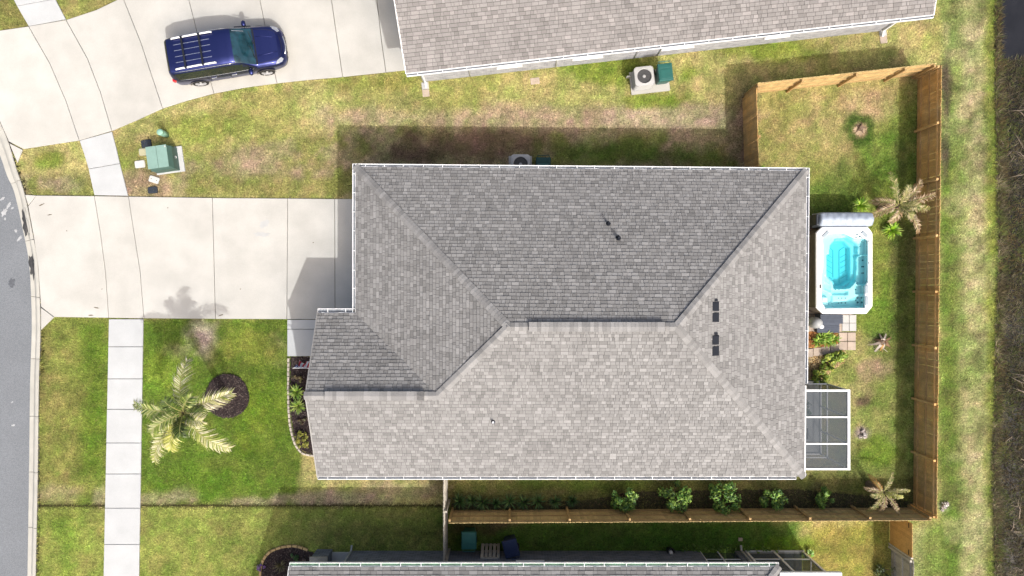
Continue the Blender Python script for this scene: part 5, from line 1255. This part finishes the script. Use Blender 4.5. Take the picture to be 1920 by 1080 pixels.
pac = P(1207, 143, .85); ac_unit((pac.x+0.02, pac.y, .07), nang, 'grey air conditioner on a pad beside the pale brick house')
MB().box(-.3, -.1, .45, .47, .2, .5, Matrix.Translation((pac.x-.35, pac.y-.35, 0))).build('service_box', M['acgrey'], bpy.data.objects['air_conditioner'])
p2_ = P(976, 307, .85)
tag(MB().box(p2_.x-.5, p2_.x+.5, p2_.y-.52, p2_.y+.46, -.03, .07).build('equipment_pad', M['concrete']), 'flat concrete pad under the air conditioner at the eave', 'pad')
ac_unit((p2_.x, p2_.y-.02, .07), 0, 'grey air conditioner tucked under the eave of the large grey roof')

# ------------------------------------------------------------------ wheeled bins
def wheelie(loc, rz, mb_, ml, label, H=1.05):
    t = thing('wheeled_bin', loc, label, 'bin', rz=rz)
    bot = [(-.22, -.26), (.22, -.26), (.22, .22), (-.22, .22)]; topp = [(-.29, -.36), (.29, -.36), (.29, .32), (-.29, .32)]
    MB().prism(bot, 0.03, H-.08, top=topp).build('body', mb_, t, local=True, bevel=.03)
    MB().prism([(-.32, -.39), (.32, -.39), (.32, .34), (-.32, .34)], H-.079, H-.03, top=[(-.31, -.38), (.31, -.38), (.31, .34), (-.31, .34)]).build('rim', ml, t, local=True, bevel=.012)
    lid = MB().prism([(-.31, -.40), (.31, -.40), (.31, .35), (-.31, .35)], H-.029, H+.03, top=[(-.28, -.36), (.28, -.36), (.29, .33), (-.29, .33)]).build('lid', ml, t, local=True, bevel=.015)
    MB().box(-.22, .22, -.30, .08, H+.031, H+.045).build('lid_panel', mb_, lid, local=True, bevel=.01); MB().box(-.24, .24, .14, .26, H+.031, H+.042).build('lid_ridge', ml, lid, local=True, bevel=.008)
    MB().tube([(-.25, .34, H-.1), (-.25, .43, H-.03), (.25, .43, H-.03), (.25, .34, H-.1)], .018, 8).build('handle', ml, t, local=True)
    for s in (-1, 1):
        Mx = Matrix.Translation((s*.27, .25, .13)) @ Matrix.Rotation(R(90), 4, 'Y'); MB().lathe([(.12, -.03), (.13, 0), (.12, .03)], 0, 0, 16, M=Mx).build('wheel', M['black'], t, local=True)
    return t
pp = P(1247, 135, 1.05); wheelie((pp.x, pp.y, .0), nang, M['greenbin'], M['greenbin'], 'teal green wheeled bin beside the free standing air conditioner')
bpy.data.objects['wheeled_bin'].location.z = .072
pp = P(1019, 308, 1.05); wheelie((pp.x, pp.y-.05, 0), 0, M['greenbin'], M['greenbindark'], 'teal green wheeled bin under the eave next to an air conditioner')
pp = P(879, 1015, 1.05); wheelie((pp.x, pp.y, 0), math.pi, M['greenbin'], M['greenbin'], 'teal green wheeled bin beside the wooden pallet')
pp = P(958, 1029, 1.0); wheelie((pp.x, pp.y, 0), math.pi+R(14), M['bluebin'], M['bluebin'], 'dark blue wheeled bin turned askew by the brick wall')

# pallet leaning on the wall
pq = P(921, 1033); pl_ = thing('pallet', (pq.x, -11.03, 0), 'weathered wooden pallet leaning on the brick wall between bins', 'pallet')
Mx = Matrix.Rotation(R(-14), 4, 'X')
Mx = Matrix.Rotation(R(14), 4, 'X')
for k in range(5): MB().box(-.42+k*.17, -.42+k*.17+.12, -.01, .01, 0.02, 1.05, Mx).build('slat', M['woodgrey'], pl_, local=True)
for z in (.04, .5, .98): MB().box(-.42, .38, -.085, -.011, z, z+.05, Mx).build('stringer', M['woodgrey'], pl_, local=True)
for k in range(3): MB().box(-.42+k*.35, -.42+k*.35+.1, -.105, -.086, 0.02, 1.05, Mx).build('bottom_board', M['woodgrey'], pl_, local=True)
pq = P(1255, 1030); bk = thing('bucket', (pq.x, pq.y, 0), 'dark bucket holding a white jug by the brick wall', 'bucket')
MB().lathe([(.14, 0), (.17, .36), (.18, .37), (.16, .37), (.13, .05)], 0, 0, 16).build('pail', M['vinyldark'], bk, local=True)
MB().tube([(-.175, 0, .34), (-.12, -.1, .30), (.12, -.1, .30), (.175, 0, .34)], .008, 6).build('handle', M['chrome'], bk, local=True)
jg = thing('jug', (pq.x, pq.y-.02, .06), 'white plastic jug standing in the dark bucket', 'jug'); MB().lathe([(.08, 0), (.085, .3), (.05, .40), (.03, .44), (.03, .47)], 0, 0, 12).build('bottle', M['spawhite'], jg, local=True)
MB().lathe([(.035, .47), (.035, .5)], 0, 0, 10).build('lid', M['greyplastic'], jg, local=True)
tag(MB().box(*[v for v in (P(1388, 1011).x-.09, P(1388, 1011).x+.09, P(1388, 1011).y-.07, P(1388, 1011).y+.07)], -.02, .05).build('stepping_stone', M['paver'], bevel=.01), 'small square stone alone in the shaded strip of grass', 'stone')

# ------------------------------------------------------------------ utility boxes by the sidewalk
tr = thing('transformer', at(318, 300), 'green pad mounted transformer cabinet on a concrete pad', 'transformer', rz=R(8))
MB().box(-.60, .62, -.58, .52, -.03, .08).build('pad', M['concrete_walk'], tr, local=True, bevel=.01)
MB().raw([(-.55, -.52, .08), (.42, -.52, .08), (.42, .44, .08), (-.55, .44, .08), (-.55, -.52, .62), (.42, -.52, .62), (.30, -.44, .86), (-.5, -.44, .86), (.30, .44, .86), (-.5, .44, .86), (.42, .44, .62), (-.55, .44, .62)],
         [(0, 3, 2, 1), (0, 1, 5, 4), (1, 2, 10, 5), (2, 3, 11, 10), (3, 0, 4, 11), (4, 5, 6, 7), (5, 10, 8, 6), (10, 11, 9, 8), (11, 4, 7, 9), (7, 6, 8, 9)]).build('cabinet', M['utilgreendk'], tr, local=True)
MB().box(-.56, -.125, -.47, .47, .861, .89).build('lid', M['utilgreen'], tr, local=True, bevel=.01); MB().box(-.115, .32, -.47, .47, .861, .885).build('lid', M['utilgreen'], tr, local=True, bevel=.01)
MB().box(.25, .29, .36, .42, .886, .90).build('warning_label', M['lidwhite'], tr, local=True); MB().box(.421, .45, -.05, .05, .3, .42).build('latch', M['chrome'], tr, local=True)
pe = thing('utility_pedestal', at(312, 253), 'pale green round utility pedestal standing in the grass', 'pedestal')
MB().lathe([(.13, -.02), (.13, .52), (.125, .53)], 0, 0, 20).build('post', M['palegreen'], pe, local=True); MB().lathe([(.14, .531), (.14, .6), (.12, .64), (.05, .66)], 0, 0, 20).build('cap', M['palegreen'], pe, local=True)
def util_lid(x, y, w, d, rz, m, label, hole=True, h=.05, name='utility_box'):
    t = thing(name, at(x, y), label, 'utility box', rz=R(rz))
    rc = []
    rr = .05
    for cx, cy, a0 in ((w/2-rr, d/2-rr, 0), (-w/2+rr, d/2-rr, 90), (-w/2+rr, -d/2+rr, 180), (w/2-rr, -d/2+rr, 270)):
        for k in range(4): a = R(a0+k*30); rc.append((cx+rr*math.cos(a), cy+rr*math.sin(a)))
    MB().prism(inset(rc, -.012), -.06, h-.012).build('frame', M['greyplastic'] if m is not M['liddark'] else M['black'], t, local=True)
    MB().prism(rc, h-.0115, h, top=inset(rc, .008)).build('lid', m, t, local=True)
    if hole:
        for sx in (-1, 1): MB().lathe([(.02, h-.005), (.02, h+.004)], sx*(w/2-.09), 0, 10).build('lid_hole', M['black'], t, local=True)
util_lid(275, 269.5, .42, .32, 8, M['liddark'], 'dark utility box lid above the beige lid')
util_lid(271, 285, .42, .28, 5, M['lidbeige'], 'beige utility box lid touching the dark lid', False)
util_lid(263, 308, .42, .30, 7, M['lidwhite'], 'white utility box lid lying beside the transformer', False)
util_lid(289.5, 337, .42, .26, -18, M['lidwhite'], 'white utility box lid between transformer and black lid', True)
util_lid(287, 356.5, .40, .27, 6, M['liddark'], 'blackish utility box lid close to the driveway edge')
def splash(x, y, rz, label, w=.3, L=.62):
    t = thing('splash_block', at(x, y), label, 'splash block', rz=rz)
    MB().box(-w/2, w/2, -L/2, -.005, -.02, .04).build('block', M['paver'], t, local=True, bevel=.01)
    MB().box(-w/2, w/2, .005, L/2, -.02, .05).build('block', M['paverw'], t, local=True, bevel=.01)
splash(798, 168, nang, 'two pale splash blocks below the downspout near the driveway')
splash(1655.5, 68, nang, 'two pale splash blocks below the far corner downspout')
tag(MB().box(-.2, .2, -.14, .14, -.02, .04, Matrix.Translation(P(1003, 152)) @ Matrix.Rotation(nang, 4, 'Z')).build('stepping_stone', M['paver'], bevel=.02), 'pinkish paving block alone in the grass by the pale wall', 'stone')

# ------------------------------------------------------------------ flag on the front wall
fp = P(578, 691, 1.9); fg = thing('flag', (-7.2, fp.y, 1.7), 'small striped flag on a white pole at the front wall', 'flag')
a = Vector((-7.21, fp.y, 1.75)); b = Vector((P(549, 690, 2.35).x, P(549, 690, 2.35).y, 2.35)); MB().tube([a, b], .014, 8).build('pole', W_, fg); MB().box(-7.2, -7.16, fp.y-.04, fp.y+.04, 1.68, 1.82).build('bracket', W_, fg)
cloth = MB(); u = (b-a).normalized(); n1, n2 = 26, 20
def fpos(i, j):
    s = i/n1; t_ = j/n2; base = b-u*(0.05+.62*s)
    return base+Vector((.05*math.sin(s*14+t_*3), .10*math.sin(s*9+1.5)*t_+.15*t_+.06*math.sin(t_*8+s*4), -.72*t_+.05*math.sin(s*11)*t_))
for i in range(n1):
    for j in range(n2):
        # canton next to the pole's outer end; stripes run away from the pole
        st_ = int(i/n1*13) % 2
        c = (0.55, 0.03, 0.045) if st_ == 0 else (0.8, 0.8, 0.8)
        if i < n1*7/13 and j < n2*.4: c = (0.02, 0.03, 0.16) if (i*3+j*5) % 4 else (0.75, 0.75, 0.8)
        cloth.face([fpos(i, j), fpos(i+1, j), fpos(i+1, j+1), fpos(i, j+1)], c, True)
cloth.build('cloth', M['attr'], fg)

# ------------------------------------------------------------------ blue car on the neighbour's driveway
car = thing('car', (-11.98, 9.87, 0.064), 'dark blue minivan with roof rails parked on the curved driveway', 'car', rz=R(9.3))
car.scale = (0.96, 0.96, 0.96)
#       x,    hw,   zb,   zbelt, ztop,  rw
CS = np.array([
    (-2.50, 0.76, 0.42, 0.74, 0.84, 0.60), (-2.47, 0.84, 0.34, 0.94, 1.10, 0.61), (-2.43, 0.89, 0.28, 1.00, 1.36, 0.63), (-2.37, 0.925, 0.25, 1.03, 1.56, 0.65), (-2.25, 0.945, 0.24, 1.03, 1.66, 0.675),
    (-1.80, 0.965, 0.24, 1.02, 1.71, 0.70), (-0.9, 0.975, 0.24, 1.01, 1.75, 0.715), (0.0, 0.975, 0.24, 1.0, 1.755, 0.71), (0.40, 0.97, 0.24, 1.0, 1.72, 0.70), (0.56, 0.97, 0.24, 1.0, 1.66, 0.69),
    (0.80, 0.965, 0.24, 1.0, 1.48, 0.70), (1.05, 0.96, 0.24, 0.99, 1.27, 0.72), (1.28, 0.955, 0.24, 0.98, 1.10, 0.74), (1.36, 0.95, 0.24, 0.97, 1.085, 0.74), (1.65, 0.94, 0.24, 0.94, 1.06, 0.72), (2.0, 0.915, 0.24, 0.89, 1.0, 0.68),
    (2.22, 0.87, 0.25, 0.82, 0.92, 0.62), (2.36, 0.80, 0.27, 0.74, 0.83, 0.54), (2.46, 0.69, 0.31, 0.64, 0.72, 0.42), (2.51, 0.54, 0.38, 0.56, 0.62, 0.28)])
xs = np.concatenate([np.linspace(-2.5, -2.1, 12), np.linspace(-2.0, 0.4, 25), np.linspace(0.48, 1.4, 22), np.linspace(1.46, 2.1, 10), np.linspace(2.16, 2.51, 12)])
def cpar(x): return [np.interp(x, CS[:, 0], CS[:, k]) for k in range(1, 6)]
def section(x):
    hw, zb, zl, zt_, rw = cpar(x); pts = [(0, zb), (hw*.86, zb), (hw*.955, zb+.06), (hw*.99, zb+.2), (hw, zb+.38 if zb+.38 < zl-.1 else zb+(zl-zb)*.55), (hw*.985, zl-.10 if zl-.1 > zb+.4 else zb+(zl-zb)*.8), (hw*.955, zl)]
    dz = zt_-zl
    for f in (.25, .5, .72): pts.append((hw*.945+(rw+.06-hw*.945)*f**1.15, zl+dz*.86*f/.86*1.0))
    pts += [(rw+.055, zl+dz*.88), (rw-.02, zl+dz*.955), (rw*.62, zl+dz*.985), (rw*.3, zl+dz), (0, zl+dz)]
    return pts
NP_ = 15
def cgrid(s): return [[(x, s*y, z) for y, z in section(x)] for x in xs]
parts = {k: MB() for k in ('body', 'windshield', 'rear_window', 'cladding', 'side_window1', 'quarter_window1', 'front_window1', 'side_window-1', 'quarter_window-1', 'front_window-1')}
for s in (1, -1):
    G = cgrid(s); G = [[Vector(p) for p in r_] for r_ in G]
    for i in range(len(xs)-1):
        xm = (xs[i]+xs[i+1])/2
        for j in range(NP_-1):
            a, b, c, d = G[i][j], G[i+1][j], G[i+1][j+1], G[i][j+1]
            key = 'body'
            if j <= 2: key = 'cladding'
            if 6 <= j <= 8:
                lowf = xm < 0.62+(j-6)*-0.0
                if -2.18 < xm < -1.02: key = 'quarter_window'
                elif -0.97 < xm < -0.05: key = 'side_window'
                elif 0.0 < xm < (1.15, .95, .74)[j-6]: key = 'front_window'
            if j >= 10 and 0.52 < xm < 1.27: key = 'windshield'
            if j >= 11 and -2.46 < xm < -2.26: key = 'rear_window'
            if key in ('side_window', 'quarter_window', 'front_window'): key += str(s)
            f = [a, b, c, d] if s < 0 else [d, c, b, a]
            parts[key].face(f[::-1], None, True)
    for e in (0, len(xs)-1):
        pts = G[e]; ce = sum(pts, Vector())/NP_; ce.y = 0
        for j in range(NP_-1):
            f = [ce, pts[j], pts[j+1]]; parts['cladding' if j <= 3 else 'body'].face(f if (s > 0) == (e == 0) else f[::-1])
def weld(o):
    bm = bmesh.new(); bm.from_mesh(o.data); bmesh.ops.remove_doubles(bm, verts=bm.verts[:], dist=.0005); bmesh.ops.recalc_face_normals(bm, faces=bm.faces[:]); bm.to_mesh(o.data); bm.free()
    for p in o.data.polygons: p.use_smooth = True
body = parts['body'].build('body', M['carblue'], car, local=True); weld(body)
for k, m in (('cladding', 'carclad'), ('windshield', 'windshield'), ('rear_window', 'carglass'), *((w_+s_, 'carglass') for w_ in ('side_window', 'quarter_window', 'front_window') for s_ in ('1', '-1'))):
    o = parts[k].build(k.rstrip('-1'), M[m], car, local=True); weld(o)
rz_at = lambda x: cpar(x)[3]
def surf_z(x, y):
    sec = section(x)[6:]; ys_ = [p[0] for p in sec][::-1]; zs_ = [p[1] for p in sec][::-1]
    return float(np.interp(abs(y), ys_, zs_))
for s in (-1, 1):
    MB().tube([(x, s*y, surf_z(x, y)+.002) for x, y in ((1.38, .74), (1.6, .725), (1.85, .69), (2.05, .64), (2.2, .58), (2.3, .5))], .007, 5).build('hood_seam', M['black'], car, local=True)
    MB().tube([(x, s*y, surf_z(x, y)+.004) for x, y in ((1.40, .42), (1.7, .40), (2.0, .35), (2.2, .3))], .009, 5).build('hood_crease', M['carblue'], car, local=True)
MB().tube([(2.3+.09*(1-(y/.5)**2), y, surf_z(2.3+.09*(1-(y/.5)**2), y)+.002) for y in np.linspace(-.5, .5, 11)], .007, 5).build('hood_seam', M['black'], car, local=True)
MB().tube([(-2.27, y, surf_z(-2.27, y)+.002) for y in np.linspace(-.62, .62, 9)], .008, 5).build('tailgate_seam', M['black'], car, local=True)
for s in (-1, 1):
    for x0, x1 in ((-1.98, -1.58), (-1.48, -.82), (-.72, -.22)):
        y = s*.66; MB().tube([(x0, y, rz_at(x0)-.01), (x0+.04, y, rz_at(x0)+.035), (x1-.04, y, rz_at(x1)+.035), (x1, y, rz_at(x1)-.01)], .04, 8).build('roof_rail', M['white'], car, local=True)
for x in (-1.53, -.77): MB().box(x-.04, x+.04, -.69, .69, rz_at(x)+.03, rz_at(x)+.065).build('crossbar', M['darkplastic'], car, local=True, bevel=.012)
for y in (-.38, -.13, .13, .38):
    MB().bar((-1.92, y, rz_at(-1.92)+.004), (-.35, y, rz_at(-.35)+.006), .02, .03).build('roof_rib', M['chrome'], car, local=True)
for s in (-1, 1):
    mi = MB().lathe([(.0, -.10), (.10, -.08), (.14, 0), (.11, .08), (.0, .10)], 0, 0, 14, M=Matrix.Translation((.98, s*1.06, 1.06)) @ Matrix.Scale(.8, 4, (0, 0, 1)) @ Matrix.Scale(1.15, 4, (0, 1, 0)) @ Matrix.Rotation(R(90), 4, 'Y')).build('mirror', M['carblue'], car, local=True)
    MB().bar((.98, s*.93, 1.0), (.98, s*1.05, 1.04), .05, .04).build('mirror_arm', M['darkplastic'], mi, local=True)
    MB().bar((.70, s*.80, 1.52), (1.26, s*.93, 1.02), .035, .03).build('pillar_trim', M['darkplastic'], car, local=True)
    # chrome line under the roof edge over the windows
    zz = [(-2.1, .735), (-1.2, .765), (0.0, .765), (.5, .755)]
    MB().tube([(x, s*(cpar(x)[4]+.064), cpar(x)[2]+(cpar(x)[3]-cpar(x)[2])*.86) for x in np.linspace(-2.1, .5, 12)], .011, 6).build('window_trim', M['chrome'], car, local=True)
    MB().tube([(x, s*(cpar(x)[0]*.958), cpar(x)[2]-.005) for x in np.linspace(-2.1, 1.1, 14)], .009, 6).build('belt_trim', M['chrome'], car, local=True)
    for x in (-.72, .18): MB().box(x-.11, x+.11, s*.985-.018, s*.985+.018, .82, .86).build('door_handle', M['chrome'], car, local=True, bevel=.01)
    for x in (-.98, -.02): MB().bar((x, s*.98, .42), (x, s*.965, .96), .008, .012).build('door_seam', M['black'], car, local=True)
    hl = [(x, y, surf_z(x, y)-.02) for x, y in ((2.06, .84), (2.2, .81), (2.33, .74), (2.40, .62), (2.33, .56), (2.16, .70))]
    MB().raw([(x, s*y*1.01, z+.062) for x, y, z in hl]+[(x-.05, s*y*.93, z-.14) for x, y, z in hl], [(0, 1, 2, 3, 4, 5), (11, 10, 9, 8, 7, 6)]+[(i, i+6, (i+1) % 6+6, (i+1) % 6) for i in range(6)]).build('headlight', M['lamp'], car, local=True)
    MB().box(-2.47, -2.30, s*.83-.085, s*.83+.085, .82, 1.04).build('tail_light', M['red'], car, local=True, bevel=.02)
    for x in (-1.52, 1.46):
        Mx = Matrix.Translation((x, s*.865, .345)) @ Matrix.Rotation(R(90)*s*-1, 4, 'X')
        wh = thing.__call__ if False else None
        ty = MB().lathe([(.22, -.11), (.33, -.115), (.352, -.08), (.352, .08), (.335, .115), (.25, .125), (.235, .10)], 0, 0, 28, M=Mx).build('wheel', M['black'], car, local=True)
        MB().lathe([(.238, .085), (.235, .118), (.215, .112), (.205, .09)], 0, 0, 24, M=Mx).build('rim', M['rim'], ty, local=True)
        for k in range(5):
            a = k*2*math.pi/5; MB().bar(Mx @ Vector((.0, .0, .112)), Mx @ Vector((.215*math.cos(a), .215*math.sin(a), .108)), .075, .03).build('spoke', M['rim'], ty, local=True)
        # dark wheel arch lip
        arch = MB(); n = 16; vs = []
        for k in range(n+1):
            a = math.pi*k/n; c0, s0 = math.cos(a), math.sin(a); vs += [(x+.375*c0, s*.972, .345+.375*s0), (x+.43*c0, s*.985, .345+.43*s0), (x+.375*c0, s*.90, .345+.375*s0)]
        arch.raw(vs, [(k*3, k*3+3, k*3+4, k*3+1) for k in range(n)]+[(k*3+2, k*3+5, k*3+3, k*3) for k in range(n)]); arch.build('wheel_arch', M['carclad'], car, local=True)
    # wipers and cowl
MB().bar((1.31, -.78, 1.085), (1.31, .78, 1.085), .09, .03).build('cowl', M['darkplastic'], car, local=True)
for y0 in (-.55, .1): MB().bar((1.30, y0, 1.12), (1.16, y0+.55, 1.215), .02, .015).build('wiper', M['black'], car, local=True)
MB().tube([(2.44, -.46, .66), (2.51, -.2, .66), (2.53, 0, .66), (2.51, .2, .66), (2.44, .46, .66)], .03, 8).build('grille', M['chrome'], car, local=True)
MB().box(2.47, 2.53, -.3, .3, .44, .52).build('number_plate_holder', M['black'], car, local=True)
MB().box(-2.53, -2.49, -.3, .3, .5, .6).build('rear_bumper_step', M['carclad'], car, local=True)
MB().bar((.60, .62, 1.655), (1.0, .64, 1.335), .03, .012).build('glare_strip', M['chrome'], car, local=True)

# ------------------------------------------------------------------ ditch at the east edge
def ditch():
    ys_ = np.linspace(-120, 120, 60)
    mb = MB(); X0_ = 21.0
    mb.face([(21.2, -150, -.42), (32.3, -150, -.42), (32.3, 150, -.42), (21.2, 150, -.42)])
    tag(mb.build('ditch_water', M['water'], origin=False), kind='structure')
    n = 230000; X = rng.uniform(20.7, 26.0, n); Y = rng.uniform(-15, 15, n); px = X/S0+960; py = 540-Y/S0
    dn_ = fbm(px, py, 55, 65); d = (px-edge_x(py))*S0
    open_ = (py < 105) & (d > 0.35) & (py > -160)
    keep = (d > -0.05) & ~open_ & ~((dn_ > .56) & (rng.random(n) < .3))
    X = X[keep]; Y = Y[keep]; px = px[keep]; py = py[keep]; d = d[keep]; m = len(X)
    z0 = np.maximum(-.75*np.clip(d/.9, 0, 1), -.47)
    a = rng.uniform(0, 6.28, m); L = rng.uniform(.07, .32, m); h = L*rng.uniform(.2, .9, m); w = rng.uniform(.008, .02, m)
    dx, dy = np.cos(a), np.sin(a)
    v = np.stack([np.stack([X-dy*w, Y+dx*w, z0], 1), np.stack([X+dy*w, Y-dx*w, z0], 1), np.stack([X+dx*L, Y+dy*L, z0+h], 1)], 1)
    pal = np.array([A(108, 96, 64), A(88, 78, 54), A(150, 140, 110), A(104, 116, 54), A(70, 60, 46), A(124, 106, 64), A(116, 128, 62)])
    pick = (np.clip(fbm(px, py, 38, 99)*1.9-.45, 0, .999)*7).astype(int); mixr = rng.random(m) < .35; pick = np.where(mixr, rng.integers(0, 7, m), pick)
    c = pal[pick]*rng.uniform(.45, 1.15, (m, 1))*(0.35+1.1*fbm(px, py, 24, 88))[:, None]
    o = link('marsh_brush', np_mesh('marsh_brush', v.reshape(-1, 3), np.arange(m*3).reshape(-1, 3), np.repeat(c, 3, 0), M['brush']))
    tag(o, 'tangled brown and olive marsh growth along the dark ditch', 'marsh plants', kind='stuff')
    q = random.Random(4)
    for i in range(26):
        x = q.uniform(1878, 1935); y = q.choice([q.uniform(190, 350), q.uniform(520, 1070), q.uniform(850, 1060)]); p = P(x, y, -.3); a = q.uniform(0, 6.28); L = q.uniform(.4, 1.2)
        e = p+Vector((math.cos(a)*L, math.sin(a)*L, q.uniform(.1, .3))); mid = (p+e)/2+Vector((q.uniform(-.1, .1), q.uniform(-.1, .1), .08))
        tb = MB().tube([p-Vector((0, 0, .18)), mid, e], [.018, .013, .005], 5)
        for k in range(3):
            u = q.uniform(.3, .9); s = p*(1-u)+e*u+Vector((0, 0, .04)); a2 = a+q.uniform(-1, 1); tb.tube([s, s+Vector((math.cos(a2)*L*.35, math.sin(a2)*L*.35, .06))], [.009, .003], 4)
        tag(tb.build('dead_branch', mat('dead_twig', A(176, 160, 140), .9, .2, 8) if i == 0 else bpy.data.materials['dead_twig']), 'bare grey twig sticking out of the ditch growth', 'branch', 'bare twigs in the ditch')
ditch()
